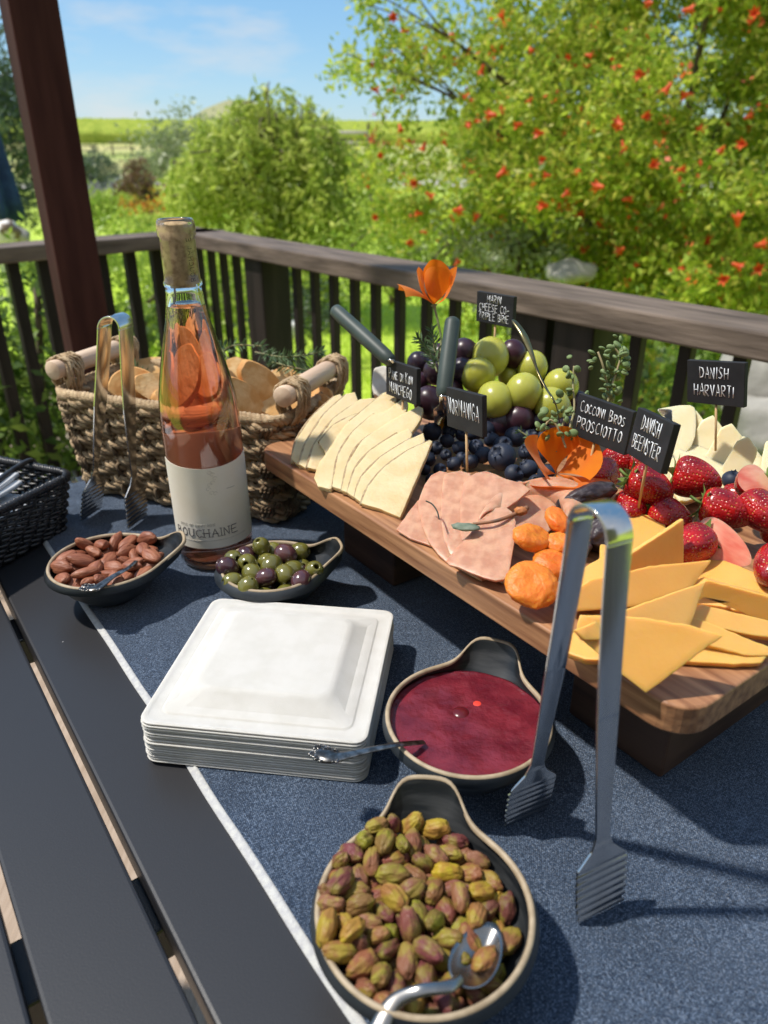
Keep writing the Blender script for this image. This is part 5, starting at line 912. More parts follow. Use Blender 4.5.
# front-right yellow cheese
YG = 'yellow cheese triangles spread at the near end of the board'
def ych(label, ref, outl, th=.0029, curve=0): return slab('cheese_slice', label, 'cheese', ref, outl, th, YCH, YG, curve=curve)
ych('small yellow cheese piece at the back beside the toothpick of the long sign', [(636, 520, zb + .018), (662, 520, zb + .018), (640, 550, zb + .010)], [(600, 545), (622, 512), (664, 517), (668, 540), (640, 566), (600, 575)], .004)
ych('yellow cheese slice seen inside the arch of the front tongs', [(575, 590, zb + .014), (600, 560, zb + .018), (630, 600, zb + .014)], [(545, 590), (610, 552), (650, 560), (650, 600), (572, 604), (562, 598)], .004)
ych('wide yellow slice lying under the berries towards the right edge', [(690, 560, zb + .012), (790, 610, zb + .012), (740, 560, zb + .018)], [(672, 545), (700, 550), (800, 590), (800, 625), (720, 606), (660, 600)], .005)
ych('tall pointed yellow triangle standing behind the others', [(684, 519, zb + .050), (684, 565, zb + .018), (618, 578, zb + .022)], [(684, 519), (684, 566), (640, 590), (600, 592), (625, 558)])
ych('thick yellow wedge pointing right past the frame edge', [(706, 584, zb + .030), (790, 612, zb + .014), (700, 600, zb + .020)], [(690, 588), (708, 580), (790, 603), (790, 626), (760, 620), (704, 597), (694, 604)], .007)
ych('yellow slice with its point to the right below the thick wedge', [(700, 604, zb + .024), (800, 634, zb + .010), (690, 622, zb + .018)], [(680, 612), (701, 604), (800, 628), (800, 640), (757, 636), (690, 622)], .006)
ych('second large yellow triangle from the back', [(712, 560, zb + .040), (622, 572, zb + .040), (684, 594, zb + .026)], [(712, 560), (692, 588), (640, 606), (566, 612), (563, 600), (590, 580), (650, 566)])
ych('long yellow slice with a split edge at the right front', [(700, 618, zb + .020), (780, 656, zb + .007), (690, 650, zb + .010)], [(680, 614), (700, 619), (772, 648), (772, 656), (745, 655), (690, 640), (668, 630)], .005)
ych('flat yellow slice lowest at the right front of the fan', [(690, 650, zb + .007), (768, 655, zb + .007), (690, 630, zb + .012)], [(640, 655), (690, 634), (770, 652), (762, 663), (735, 664), (690, 662)], .004)
ych('third large yellow triangle, above the front one', [(705, 581, zb + .038), (612, 612, zb + .036), (690, 626, zb + .022)], [(706, 581), (691, 625), (650, 640), (585, 640), (575, 630), (622, 611), (675, 592)])
ych('yellow slice corner peeping left between the tongs legs', [(575, 640, zb + .005), (597, 655, zb + .005), (597, 625, zb + .010)], [(566, 640), (575, 630), (610, 640), (612, 660), (585, 659), (566, 652)], .005)
ych('large yellow triangle at the very front of the board', [(723, 636, zb + .036), (583, 615, zb + .036), (646, 693, zb + .006)], [(723, 636), (646, 693), (617, 671), (576, 634), (580, 615), (640, 617), (690, 625)], .0036, .0007)
# sheep's cheese fans
MG = 'rinded cheese wedges fanned at the far left end of the board'
def fan(labels, base, ref, outs, rinds, th):
    for lb, (rx, ry, rz), ol, rd in zip(labels, base, outs, rinds):
        slab('cheese_wedge', lb, 'cheese', [(a + rx, b + ry, z + rz) for a, b, z in ref], ol, th, MCH, MG, rind=rd, bev=.0003)
r1 = [(318, 480, zb + .004), (362, 402, zb + .046), (352, 480, zb + .010)]
L1 = [([(291, 458), (296, 440), (312, 416), (334, 396), (340, 394), (343, 398), (350, 430), (320, 470), (300, 467)], [(292, 462), (296, 440), (312, 416), (334, 396)], 'outermost rinded wedge of the left fan, mostly its mottled rind showing'),
      ([(299, 464), (306, 442), (324, 414), (346, 394), (355, 392), (358, 400), (360, 440), (330, 472), (306, 468)], [(299, 464), (306, 442), (324, 414), (346, 394)], 'second rinded wedge from the left of the left fan'),
      ([(307, 467), (314, 445), (334, 418), (360, 399), (376, 398), (374, 412), (365, 450), (340, 474), (314, 469)], [(307, 467), (314, 445), (334, 418), (362, 399)], 'third rinded wedge of the left fan, broad pale face'),
      ([(319, 442), (333, 425), (352, 415), (366, 412), (372, 420), (352, 452), (334, 462), (327, 456)], [(319, 441), (333, 425), (352, 415), (366, 412)], 'front wedge of the left fan resting against the middle wedges')]
for i, (ol, rd, lb) in enumerate(L1): slab('cheese_wedge', lb, 'cheese', [(a + 7 * i, b + 1.5 * i, z + .001 * i) for a, b, z in [(300, 466, zb + .003), (340, 396, zb + .044), (345, 440, zb + .018)]], ol, .0042, MCH, MG, rind=rd, bev=.0003)
L2 = [([(314, 478), (318, 465), (345, 425), (383, 393), (389, 391), (396, 396), (394, 410), (350, 470), (330, 489), (318, 486)], [(350, 420), (383, 393)], 'thick rindless end wedge between the two fans'),
      ([(332, 486), (338, 455), (352, 432), (372, 414), (384, 412), (402, 399), (408, 402), (405, 415), (385, 450), (350, 492)], [(333, 486), (338, 455), (352, 432), (374, 413)], 'second wedge of the right fan behind the toothpick'),
      ([(341, 490), (348, 462), (362, 440), (388, 422), (418, 406), (423, 408), (420, 420), (400, 450), (360, 496)], [(342, 490), (348, 462), (362, 440), (396, 420)], 'third wedge of the right fan, its tip beside the dark grapes'),
      ([(347, 492), (355, 468), (370, 450), (395, 434), (409, 428), (412, 434), (400, 470), (370, 500), (355, 498)], [(348, 492), (355, 468), (370, 450), (397, 432)], 'fourth wedge of the right fan'),
      ([(354, 497), (361, 477), (380, 457), (405, 441), (423, 433), (425, 440), (410, 480), (380, 507), (362, 503)], [(355, 497), (361, 477), (380, 457), (410, 438)], 'fifth wedge of the right fan, just behind the front face'),
      ([(361, 503), (368, 486), (385, 466), (408, 450), (430, 440), (432, 441), (416, 480), (400, 517), (381, 509)], [(361, 503), (368, 486), (385, 466), (408, 450), (430, 440)], 'frontmost wedge of the right fan with its full pale face showing')]
for i, (ol, rd, lb) in enumerate(L2): slab('cheese_wedge', lb, 'cheese', [(a + 7 * i, b + 3.5 * i, z) for a, b, z in [(318, 486, zb + .004), (390, 396, zb + .052), (365, 482, zb + .010)]], ol, .0045, MCH, MG, rind=rd, bev=.0003)
# white slices at the right rear
WG = 'white cheese slices fanned at the right rear of the board'
HV = [([(672, 410), (658, 409), (690, 405), (696, 417), (692, 445), (672, 458), (650, 452), (652, 425)], [(655, 409, .050), (690, 412, .050), (672, 455, .022)], 'cream slice standing left at the back of the white cheese'),
      ([(669, 443), (685, 415), (696, 410), (706, 423), (697, 451), (675, 455)], [(687, 415, .046), (705, 423, .042), (679, 451, .018)], 'second white slice of the rear fan from the left'),
      ([(686, 448), (702, 420), (713, 415), (723, 428), (714, 456), (692, 460)], [(704, 420, .046), (722, 428, .042), (696, 456, .018)], 'third white slice of the rear fan, by the toothpick'),
      ([(705, 456), (721, 428), (732, 423), (742, 436), (733, 464), (711, 468)], [(723, 428, .046), (741, 436, .042), (715, 464, .018)], 'fourth white slice of the rear fan, right of the toothpick'),
      ([(721, 469), (737, 441), (748, 436), (758, 449), (749, 477), (727, 481)], [(739, 441, .046), (757, 449, .042), (731, 477, .018)], 'rightmost white slice of the rear fan'),
      ([(670, 470), (676, 450), (709, 443), (744, 436), (757, 450), (765, 464), (752, 484), (706, 494), (680, 500)], [(680, 449, .026), (744, 436, .026), (700, 490, .014)], 'large white slice lying flat in front of the rear fan'),
      ([(765, 447), (770, 440), (800, 440), (800, 480), (764, 475)], [(766, 447, .028), (800, 447, .028), (766, 470, .018)], 'white slice cut off by the right edge of the photo'),
      ([(640, 500), (650, 470), (680, 448), (720, 452), (725, 480), (680, 505)], [(650, 500, .010), (680, 450, .016), (720, 480, .010)], 'white slice mostly hidden under the strawberries')]
for ol, rf_, lb in HV: slab('cheese_slice', lb, 'cheese', [(a, b, zb + z) for a, b, z in rf_], ol, .0030, WCH, WG, smoothk=0 if 'rear fan' in lb and len(ol) == 6 else 3)
# goat's cheese round behind the long-necked sign
slab('cheese_round', 'white-rinded cheese piece behind the leftmost little sign', 'cheese', [(372, 400, zb + .035), (388, 400, zb + .035), (374, 370, zb + .062)], [(374, 394), (373, 372), (378, 367), (388, 368), (392, 396)], .012, mat('bloomy white rind', (.72, .66, .56), (.80, .77, .70), rough=.8, scale=80, bump=.0006, bscale=160), None, smoothk=3)
slab('cheese_slice', 'pale slice tip showing between the middle sign and the blueberries', 'cheese', [(430, 432, zb + .02), (470, 445, zb + .02), (445, 420, zb + .026)], [(424, 424), (444, 422), (460, 431), (462, 436), (440, 431)], .003, WCH, None)

# ------------------------------------------------------------------ ham
HAM = mat('cooked pink ham', (.48, .235, .145), (.60, .345, .225), rough=.38, scale=110, stretch=(1, 1, 1), detail=9, lo=.36, hi=.62, sss=.004, sssr=(1, .4, .25), bump=.00028, bscale=300, bdetail=6, spec=.5)
HG = 'pink ham slices folded at the front of the board'
hz = [(400, 525, zb + .006), (440, 460, zb + .030), (520, 560, zb + .008)]
for i, (ol, lb, dz) in enumerate([([(396, 529), (418, 499), (424, 505), (432, 545), (410, 538)], 'lowest ham slice with its corner at the left', 0),
        ([(420, 495), (431, 473), (447, 470), (448, 505), (452, 548), (447, 560), (428, 540), (419, 510)], 'second ham slice from the left', .003),
        ([(443, 480), (448, 471), (470, 472), (466, 500), (466, 540), (450, 552), (441, 520)], 'third ham slice from the left', .005),
        ([(462, 490), (468, 476), (486, 470), (506, 478), (530, 488), (500, 512), (485, 530), (464, 548), (460, 515)], 'fourth ham slice, rounded at the top', .007),
        ([(446, 560), (470, 533), (484, 512), (505, 505), (516, 520), (512, 555), (504, 578), (484, 577), (458, 566)], 'front ham slice with a long straight lower edge', .010)]):
    slab('ham_slice', lb, 'ham', [(a, b, z + dz) for a, b, z in hz], ol, .0020, HAM, HG, smoothk=2 if i != 0 else 0, curve=-.002, bev=.0004)
# the rolled slice: an arched sheet
r_ = [(478, 520), (486, 505), (500, 495), (520, 488), (540, 487), (556, 493), (562, 503), (563, 520)]
bm = bmesh.new(); rows = []
for k, (x, y) in enumerate(r_):
    a = at(x, y, zb + .030 - .0012 * abs(k - 4)); back = a + uv(.0, .028, .004 if 0 < k < 7 else -.004); low = a + Vector((.003, -.002, -.010)); rows.append([low, a, a + uv(.002, .012, .0045), back, back + uv(0, .012, -.014)])
loft(bm, rows, close=False); o = mk('ham_slice', bm, HAM, None, sub=2); s = o.modifiers.new('t', 'SOLIDIFY'); s.thickness = .0018; tag(o, 'curled ham slice arching over the dried sprig beside the apricots', 'ham', HG)
slab('ham_slice', 'shaded ham slice inside the curl', 'ham', [(500, 520, zb + .016), (555, 520, zb + .014), (540, 495, zb + .024)], [(490, 515), (510, 500), (548, 494), (560, 512), (545, 535), (505, 530)], .002, HAM, HG, smoothk=2)
slab('ham_slice', 'ragged ham edge tucked under the front slice', 'ham', [(455, 568, zb + .003), (505, 584, zb + .003), (480, 560, zb + .006)], [(452, 563), (470, 574), (482, 580), (490, 576), (504, 582), (508, 570), (480, 555)], .002, HAM, HG)
# dried sprig
r = thing('dried_sprig', 'wilted grey-green leaf on a bent stem lying on the ham', 'herb', at(470, 525, zb + .028))
bm = bmesh.new(); tube(bm, smoothpath([at(473, 524, zb + .026), at(495, 521, zb + .029), at(515, 514, zb + .030), at(527, 508, zb + .031)], 5), [.0014, .0012, .0012, .0012, .0012, .0013, .0014, .0014, .0014, .0015, .0016, .0018, .002, .002, .0022, .0022][:16], 7); mk('stem', bm, mat('dry stem', (.30, .13, .06), (.16, .10, .07), rough=.6, scale=80), r)
bm = bmesh.new(); ico(bm, at(466, 527, zb + .026), .010, .0052, .0022, 3, RZ(R(-8)), lambda v: 1 + .2 * noise.noise(v * 3)); mk('leaf', bm, mat('withered leaf', (.10, .14, .09), (.20, .23, .17), rough=.6, scale=120), r)
bm = bmesh.new(); ico(bm, at(521, 511, zb + .032), .0045, .0035, .0032, 3, None, lambda v: 1 + .3 * noise.noise(v * 3)); mk('bud', bm, mat('orange bud', (.55, .2, .05), (.4, .15, .06), rough=.5), r)
bm = bmesh.new(); tube(bm, smoothpath([at(426, 501, zb + .0275), at(432, 504, zb + .028), at(437, 511, zb + .026), at(439, 519, zb + .025)], 4), .0006, 5); o = mk('herb_needle', bm, mat('dark needle', (.03, .035, .02), rough=.5)); tag(o, 'single dark rosemary needle lying on the left ham slices', 'herb')
# ------------------------------------------------------------------ apricots
APM = mat('dried apricot', (.70, .17, .012), (.82, .27, .03), rough=.5, scale=70, sss=.004, sssr=(1, .35, .1), bump=.0045, bscale=75, bdetail=4, spec=.5, rand=[(.74, .19, .015), (.82, .27, .025), (.68, .15, .015)])
def blob(name, label, cat, px, py, z, d, m, rot=(0, 0, 0), group=None, amp=.1, fr=1.6, sub=4, dent=0):
    bm = bmesh.new(); sd = Vector((px * .37, py * .21, 0))
    ico(bm, (0, 0, 0), d[0], d[1], d[2], sub, None, lambda v: 1 + amp * noise.noise(v * fr + sd) + amp * .35 * noise.noise(v * fr * 4 + sd) - dent * math.exp(-(v.x ** 2 + v.y ** 2) / .12) * (v.z > 0))
    o = mk(name, bm, m); o.location = at(px, py, z); o.rotation_euler = rot; return tag(o, label, cat, group)
AG = 'dried apricots heaped at the front of the board'
for px, py, z, d, rot, lb in ((532, 585, .018, (.0175, .0170, .0072), (.45, 0, .2), 'largest round wrinkled dried apricot at the board front'), (532, 538, .026, (.0160, .0118, .0066), (.45, .25, .5), 'dried apricot on the ham side, tilted oval'),
        (557, 520, .030, (.0085, .012, .006), (.4, .2, .3), 'narrow dried apricot behind the tongs arch, topmost'), (559, 543, .022, (.0105, .009, .006), (.3, 0, .2), 'small dried apricot between the narrow one and the tongs'), (552, 565, .014, (.014, .013, .0075), (.3, .2, 0), 'dried apricot behind the largest one, half covered')):
    blob('dried_apricot', lb, 'dried apricot', px, py, zb + z, d, APM, rot, AG, .10, 2.0, dent=.22)
# ------------------------------------------------------------------ grapes and blueberries
GGM = mat('green grape', (.36, .38, .05), (.44, .44, .08), rough=.28, scale=45, sss=.008, sssr=(1, .9, .25), spec=.5, rand=[(.36, .38, .05), (.46, .46, .09), (.40, .38, .06)], bump=.00015, bscale=120)
DGM = mat('dark grape', (.018, .006, .014), (.05, .028, .045), rough=.34, scale=55, rand=[(.03, .007, .012), (.016, .008, .018), (.06, .012, .02)], spec=.5, detail=6)
BBM = mat('blueberry bloom', (.006, .009, .020), (.030, .040, .068), rough=.55, scale=70, rand=[(.008, .012, .026), (.022, .03, .055), (.006, .007, .014)], spec=.35, detail=5)
def berryprox(name, r0, m):
    bm = bmesh.new()
    if name == 'blueberry':
        prof = [(.0002, -1)] + [(math.sin(math.pi * i / 14), -math.cos(math.pi * i / 14) * .9) for i in range(1, 12)] + [(.36, .90), (.30, .80), (.0002, .74)]
        lathe(bm, [(a * r0, b * r0) for a, b in prof], 20)
        for k in range(5):
            a = k * 1.257; vs = [bm.verts.new(Vector((c_ * math.cos(a + o_), c_ * math.sin(a + o_), z_)) * r0) for c_, o_, z_ in ((.34, -.4, .9), (.34, .4, .9), (.5, 0, 1.02))]; bm.faces.new(vs)
    else: ico(bm, (0, 0, 0), r0, r0, r0 * 1.12, 3, None, lambda v: 1 + .02 * noise.noise(v * 1.5))
    return mk(name, bm, m)
def many(name, r0, m, lst, cat, group):
    pr = berryprox(name, r0, m); rr = random.Random(len(lst))
    for i, (px, py, z, rad, lb) in enumerate(lst):
        o = pr if i == 0 else pr.copy()
        if i: COL.objects.link(o)
        Z = (at(px, py, zb + z) - CAM).dot(Vector((0, CP, -SP))); k = rad * Z / FPX / r0; o.location = at(px, py, zb + z); o.scale = (k, k, k); o.rotation_euler = (rr.uniform(-.9, .9), rr.uniform(-.9, .9), rr.uniform(0, 6)); tag(o, lb, cat, group)
G_ = [(490, 357, .082, 19, 'topmost green grape of the bunch'), (478, 375, .068, 17.5, 'green grape directly right of the upright grey handle'), (495, 400, .052, 18, 'green grape above the blueberries, right of the middle sign'), (523, 393, .058, 18.5, 'green grape at the front middle of the bunch'),
      (532, 367, .070, 15.5, 'green grape behind the bent golden fork'), (561, 386, .055, 17.5, 'rearmost right green grape by the oregano'), (552, 407, .045, 18.5, 'rightmost front green grape under the fork tips'), (508, 376, .060, 10, 'green grape half hidden in the middle of the bunch')]
many('green_grape', .012, GGM, G_, 'grape', 'green grapes in the bunch on the board')
D_ = [(465, 352, .085, 13, 'dark grape left of the topmost green grape'), (513, 354, .082, 13.5, 'dark grape right of the topmost green grape'), (436, 372, .066, 13, 'reddish dark grape left of the grey handle'), (419, 364, .066, 12, 'dark grape at the left top, under the rosemary'), (431, 403, .040, 17, 'large dusty dark grape left of the middle sign'),
      (419, 384, .050, 12, 'dark grape behind the leftmost sign edge'), (463, 371, .070, 13, 'purple grape behind the grey handle'), (450, 392, .050, 14, 'dark grape behind the middle sign'), (517, 420, .034, 16, 'large black grape under the green ones'), (500, 424, .030, 13, 'black grape beside the middle sign, low'), (538, 424, .028, 13, 'black grape below the rightmost green grape'),
      (470, 355, .07, 12, 'dark grape deep behind the green ones'), (440, 355, .068, 11, 'dark grape under the tall poppy stem'), (530, 410, .036, 14, 'dark grape filling the gap between green ones'), (560, 425, .03, 13, 'dark grape under the oregano'), (575, 405, .035, 14, 'dark grape behind the prosciutto sign'), (480, 412, .03, 14, 'dark grape low behind the middle sign'), (600, 420, .03, 15, 'dark grape hidden by the prosciutto sign'), (455, 415, .025, 14, 'dark grape under the middle sign')]
many('dark_grape', .012, DGM, D_, 'grape', 'dark grapes in the bunch on the board')
B_ = [(502, 457, .020, 14.5), (432, 432, .026, 10), (428, 459, .012, 8), (436, 448, .017, 7), (447, 441, .020, 7.5), (459, 448, .018, 7.5), (446, 455, .014, 6), (454, 464, .012, 7.5), (440, 470, .008, 7), (471, 462, .014, 8), (476, 447, .020, 8), (483, 455, .018, 9), (492, 440, .024, 8), (515, 437, .024, 11), (530, 437, .022, 8.5), (503, 446, .022, 10), (486, 430, .026, 10), (527, 452, .018, 9), (514, 474, .012, 10), (528, 469, .012, 10), (449, 432, .022, 8), (463, 434, .022, 8), (474, 434, .024, 8), (462, 458, .012, 6.5), (425, 470, .008, 6), (545, 438, .02, 9), (540, 455, .012, 10), (547, 474, .01, 10), (536, 482, .008, 8), (520, 488, .006, 8), (432, 480, .004, 7), (556, 487, .008, 9)]
many('blueberry', .007, BBM, [(a, b, z, r_, 'dusty blue-black blueberry in the heap behind the ham') for a, b, z, r_ in B_], 'blueberry', 'blueberries heaped behind the ham')
o = bpy.data.objects['blueberry'].copy(); COL.objects.link(o); o.name = 'blueberry'; o.location = at(732, 480, zb + .030); o.scale = (1.15,) * 3; o.rotation_euler = (.2, .1, 0); tag(o, 'lone blueberry on the white cheese beside the halved strawberry', 'blueberry'); del o['group']
# ------------------------------------------------------------------ figs, strawberries
FGM = mat('wrinkled dark fig', (.018, .012, .018), (.06, .045, .05), rough=.45, scale=120, bump=.002, bscale=200, bstretch=(.5, 1, 1), spec=.5)
for px, py, z, d, rot, lb in ((592, 494, .030, (.0225, .0085, .0085), (0, -.1, .35), 'long wrinkled black dried fig in front of the prosciutto toothpick'), (568, 505, .020, (.010, .009, .009), (0, 0, 0), 'round dark blackberry beside the curled ham'), (603, 535, .012, (.016, .014, .012), (0, 0, .3), 'black dried fig seen through the tongs arch'), (575, 545, .008, (.012, .012, .010), (0, 0, .3), 'black dried fig behind the left tongs arm')):
    blob('dried_fig', lb, 'dried fig', px, py, zb + z, d, FGM, rot, 'dark dried fruits behind the tongs', .16, 1.8)
SBM = bpy.data.materials.new('strawberry'); SBM.use_nodes = True; t = SBM.node_tree; l = t.links.new; p = t.nodes['Principled BSDF']; p.inputs['Roughness'].default_value = .25; p.inputs['Specular IOR Level'].default_value = .5; p.inputs['Subsurface Weight'].default_value = 1; p.inputs['Subsurface Scale'].default_value = .003; p.inputs['Coat Weight'].default_value = .08
tc = t.nodes.new('ShaderNodeTexCoord'); vo = t.nodes.new('ShaderNodeTexVoronoi'); vo.inputs['Scale'].default_value = 400; vo.inputs['Randomness'].default_value = .45; l(tc.outputs['Object'], vo.inputs['Vector'])
cr = t.nodes.new('ShaderNodeValToRGB'); e = cr.color_ramp.elements; e[0].position = .17; e[0].color = (.48, .22, .06, 1); e[1].position = .24; e[1].color = (.36, .008, .012, 1); l(vo.outputs['Distance'], cr.inputs[0])
oi = t.nodes.new('ShaderNodeObjectInfo'); nz = t.nodes.new('ShaderNodeTexNoise'); nz.inputs['Scale'].default_value = 70; l(tc.outputs['Object'], nz.inputs['Vector']); mx = t.nodes.new('ShaderNodeMix'); mx.data_type = 'RGBA'; mx.blend_type = 'MULTIPLY'; mx.inputs[0].default_value = .8; c2_ = t.nodes.new('ShaderNodeValToRGB'); c2_.color_ramp.elements[0].color = (.5, .35, .6, 1); c2_.color_ramp.elements[0].position = .35; c2_.color_ramp.elements[1].color = (1.5, 1.5, 1, 1); c2_.color_ramp.elements[1].position = .65
l(nz.outputs['Fac'], c2_.inputs[0]); l(cr.outputs[0], mx.inputs[6]); l(c2_.outputs[0], mx.inputs[7]); l(mx.outputs[2], p.inputs['Base Color'])
bp = t.nodes.new('ShaderNodeBump'); bp.inputs['Distance'].default_value = .0007; mr = t.nodes.new('ShaderNodeMapRange'); mr.inputs[1].default_value = 0; mr.inputs[2].default_value = .5; l(vo.outputs['Distance'], mr.inputs[0]); l(mr.outputs[0], bp.inputs['Height']); l(bp.outputs[0], p.inputs['Normal'])
SBC = mat('strawberry flesh', (.62, .10, .06), (.80, .42, .28), rough=.4, scale=60, stretch=(1, 1, .4), sss=.003, sssr=(1, .3, .2), lo=.35, hi=.6)
SLM = mat('strawberry leaf', (.11, .20, .035), (.20, .30, .07), rough=.6, scale=90, transl=.25)
def strawberry(label, px, py, z, ln_, wd, axis, calyx=True, half=False, spin=0, face=None):
    """axis: direction from the leaves to the tip"""
    r = thing('strawberry', label, 'strawberry', at(px, py, zb + z), 0, 'strawberries heaped on the board'); q_ = Vector(axis).normalized().to_track_quat('Z', 'Y')
    if face is not None: spin = max([k * .1 for k in range(63)], key=lambda s_: ((q_ @ Quaternion((0, 0, 1), s_)) @ Vector((0, 1, 0))).dot(Vector(face)))
    r.rotation_mode = 'QUATERNION'; r.rotation_quaternion = q_ @ Quaternion((0, 0, 1), spin)
    prof = [(.0005, -.46), (.20, -.49), (.36, -.46), (.47, -.36), (.5, -.22), (.48, -.05), (.42, .12), (.33, .28), (.20, .42), (.09, .49), (.0005, .51)]; N = 36; rs_ = []
    for a, b in smoothprof(prof): rs_.append([Vector((a * wd * (1 + .05 * math.sin(2 * t_ + px)) * math.cos(t_), a * wd * math.sin(t_) * (1 + .03 * math.cos(3 * t_ + py)), b * ln_)) for t_ in [2 * math.pi * j / N for j in range(N)]])
    bm = bmesh.new(); loft(bm, rs_, cap0=True, cap1=True)
    if half:
        g = bmesh.ops.bisect_plane(bm, geom=bm.verts[:] + bm.edges[:] + bm.faces[:], plane_co=(0, 0, 0), plane_no=(0, 1, 0), clear_outer=True)
        ed = [x_ for x_ in g['geom_cut'] if isinstance(x_, bmesh.types.BMEdge)]; loop = []
        b2 = bmesh.new(); vs = {}
        for x_ in ed:
            for v_ in x_.verts:
                if v_ not in vs: vs[v_] = v_.co.copy()
        pts = sorted(vs.values(), key=lambda c_: math.atan2(c_.z, c_.x)); rr = [[Vector((c_.x * f, c_.y + .0012 * (1 - f), c_.z * f)) for c_ in pts] for f in (1, .9, .6, .3, .02)]; loft(b2, rr, cap1=True); mk('cut_face', b2, SBC, r, world=False)
    mk('fruit', bm, SBM, r, world=False)
    if calyx:
        bm = bmesh.new(); rr_ = random.Random(int(px))
        for k in range(9):
            a = k * .698 + rr_.uniform(-.2, .2); L_ = wd * rr_.uniform(.40, .60); w_ = wd * .11; up = rr_.uniform(-.10, .25) * wd; M_ = Matrix.Rotation(a, 3, 'Z'); z0 = -.47 * ln_
            g_ = [[M_ @ Vector((x_ * L_, y_ * w_, z0 - .0008 - up * x_ ** 2 + abs(y_) * .0012 + (.2 * wd * x_ if x_ > .5 else 0) * .2)) for y_ in (-1 * s_, 0, 1 * s_)] for x_, s_ in ((0, .4), (.3, 1), (.65, .8), (1, .05))]; loft(bm, g_, close=False)
        tube(bm, [(0, 0, -.46 * ln_), (.001, .001, -.60 * ln_), (.003, .002, -.72 * ln_)], .0011, 6); mk('leafy_cap', bm, SLM, r, world=False)
    return r
def smoothprof(pr): return [(max(q.x, .0004), q.y) for q in smoothpath([(a, b, 0) for a, b in pr], 3)]
strawberry('bright red strawberry below the prosciutto toothpick', 600, 474, .026, .034, .028, (-.4, -.6, .1), calyx=False)
strawberry('strawberry with green leaves in front of the tilted sign', 650, 487, .036, .036, .031, (.75, -.35, -.25))
strawberry('upright strawberry right of the tilted sign, leaves on its left', 697, 479, .040, .036, .032, (.8, -.35, -.1))
strawberry('strawberry half shaded low behind the tongs arch', 630, 508, .020, .030, .026, (-.3, -.8, .1), calyx=False)
strawberry('dark red strawberry lying at the middle of the heap', 728, 511, .032, .038, .029, (.85, -.45, -.1))
strawberry('strawberry with its tip behind the tall cheese triangle', 690, 546, .024, .036, .028, (-.65, -.5, 0))
strawberry('cut strawberry leaning with its pale flesh edge showing', 722, 545, .024, .042, .028, (.65, -.65, -.3), calyx=False, half=True, face=(-.45, -.55, .6))
strawberry('halved strawberry facing up near the right edge, pink flesh inside', 756, 484, .042, .034, .034, (-.8, -.35, .1), half=True, face=(-.1, -.6, .8))
strawberry('dark strawberry at the right edge above the lowest one', 764, 514, .034, .038, .028, (.3, -.8, -.2), calyx=False)
strawberry('strawberry at the right edge lowest in the heap', 776, 568, .024, .040, .030, (-.6, -.6, 0), calyx=False)
strawberry('strawberry deep in the heap between the leafy ones', 672, 516, .020, .032, .026, (.5, -.7, 0))
strawberry('strawberry under the halved one at the back', 745, 500, .018, .034, .028, (.5, -.6, 0), calyx=False)
strawberry('strawberry filling the heap at the right edge', 790, 530, .02, .036, .03, (.5, -.6, 0), calyx=False)
strawberry('magenta-red berry just under the prosciutto sign', 618, 458, .026, .032, .026, (-.5, .4, -.1), calyx=False)
strawberry('small strawberry behind the leafy one, under the tilted sign', 640, 466, .022, .030, .026, (.5, .2, 0), calyx=False)
# ------------------------------------------------------------------ poppies
POM = mat('orange poppy petal', (.88, .19, .005), (.92, .26, .008), rough=.45, scale=60, stretch=(1, 1, 1), transl=.45, sheen=.2)
def petal(bm, ang_, L_, wdt, open0, open1, curl, M_, c, sd=0):
    rows = []; nu, nv = 12, 10
    for i in range(nv + 1):
        v = i / nv; rr = L_ * v; row = []
        th = open0 + (open1 - open0) * v; 
        for j in range(nu + 1):
            u_ = (j / nu - .5) * 2; sp = u_ * wdt * (.12 + .88 * v ** .7); rad = rr * math.sin(th) ; z = rr * math.cos(th) - curl * u_ * u_ * v * L_ * .25 - .1 * L_ * abs(u_) ** 3 * v
            a = ang_ + sp; ru = rad + .0012 * math.sin(u_ * 5 + sd) * v * v; row.append(Vector(c) + M_ @ Vector((ru * math.cos(a), ru * math.sin(a), z)))
        rows.append(row)
    loft(bm, rows, close=False)
pf = thing('poppy', 'tall orange poppy standing up above the board on a thin stem', 'flower', atZ(434, 305, .70))
base = atZ(434, 305, .70); M_ = Matrix.Rotation(R(6), 3, 'Y')
for k, (a, L_, o0, o1, wd) in enumerate(((0.0, .040, 1.0, .42, .95), (1.7, .042, .9, .38, .95), (3.35, .040, .8, 1.15, .5), (4.6, .040, .95, .40, 1.0), (2.9, .038, .9, .55, .7))):
    bm = bmesh.new(); petal(bm, a, L_, wd, o0, o1, .4, M_, base, k); mk('petal', bm, POM, pf)
bm = bmesh.new(); tube(bm, smoothpath([atZ(440, 372, .69), atZ(441, 340, .70), atZ(438, 322, .70), base - Vector((0, 0, .0))], 6), [.0011] * 17 + [.0016, .0034], 7); mk('stem', bm, STM, pf)
base = at(556, 474, zb + .030); pf = thing('poppy', 'drooping orange poppy lying between the blueberries and the fig', 'flower', base)
for k, (a, L_, o0, o1, wd) in enumerate(((R(185), .042, 1.0, .75, 1.1), (R(95), .040, .9, .5, 1.2), (R(10), .042, 1.0, .85, 1.1), (R(275), .036, 1.25, 1.1, 1.0), (R(-25), .044, 1.3, 1.5, .45))):
    bm = bmesh.new(); petal(bm, a, L_, wd, o0, o1, .5, Matrix.Rotation(R(22), 3, 'X'), base, k + 3); mk('petal', bm, POM, pf)
bm = bmesh.new()
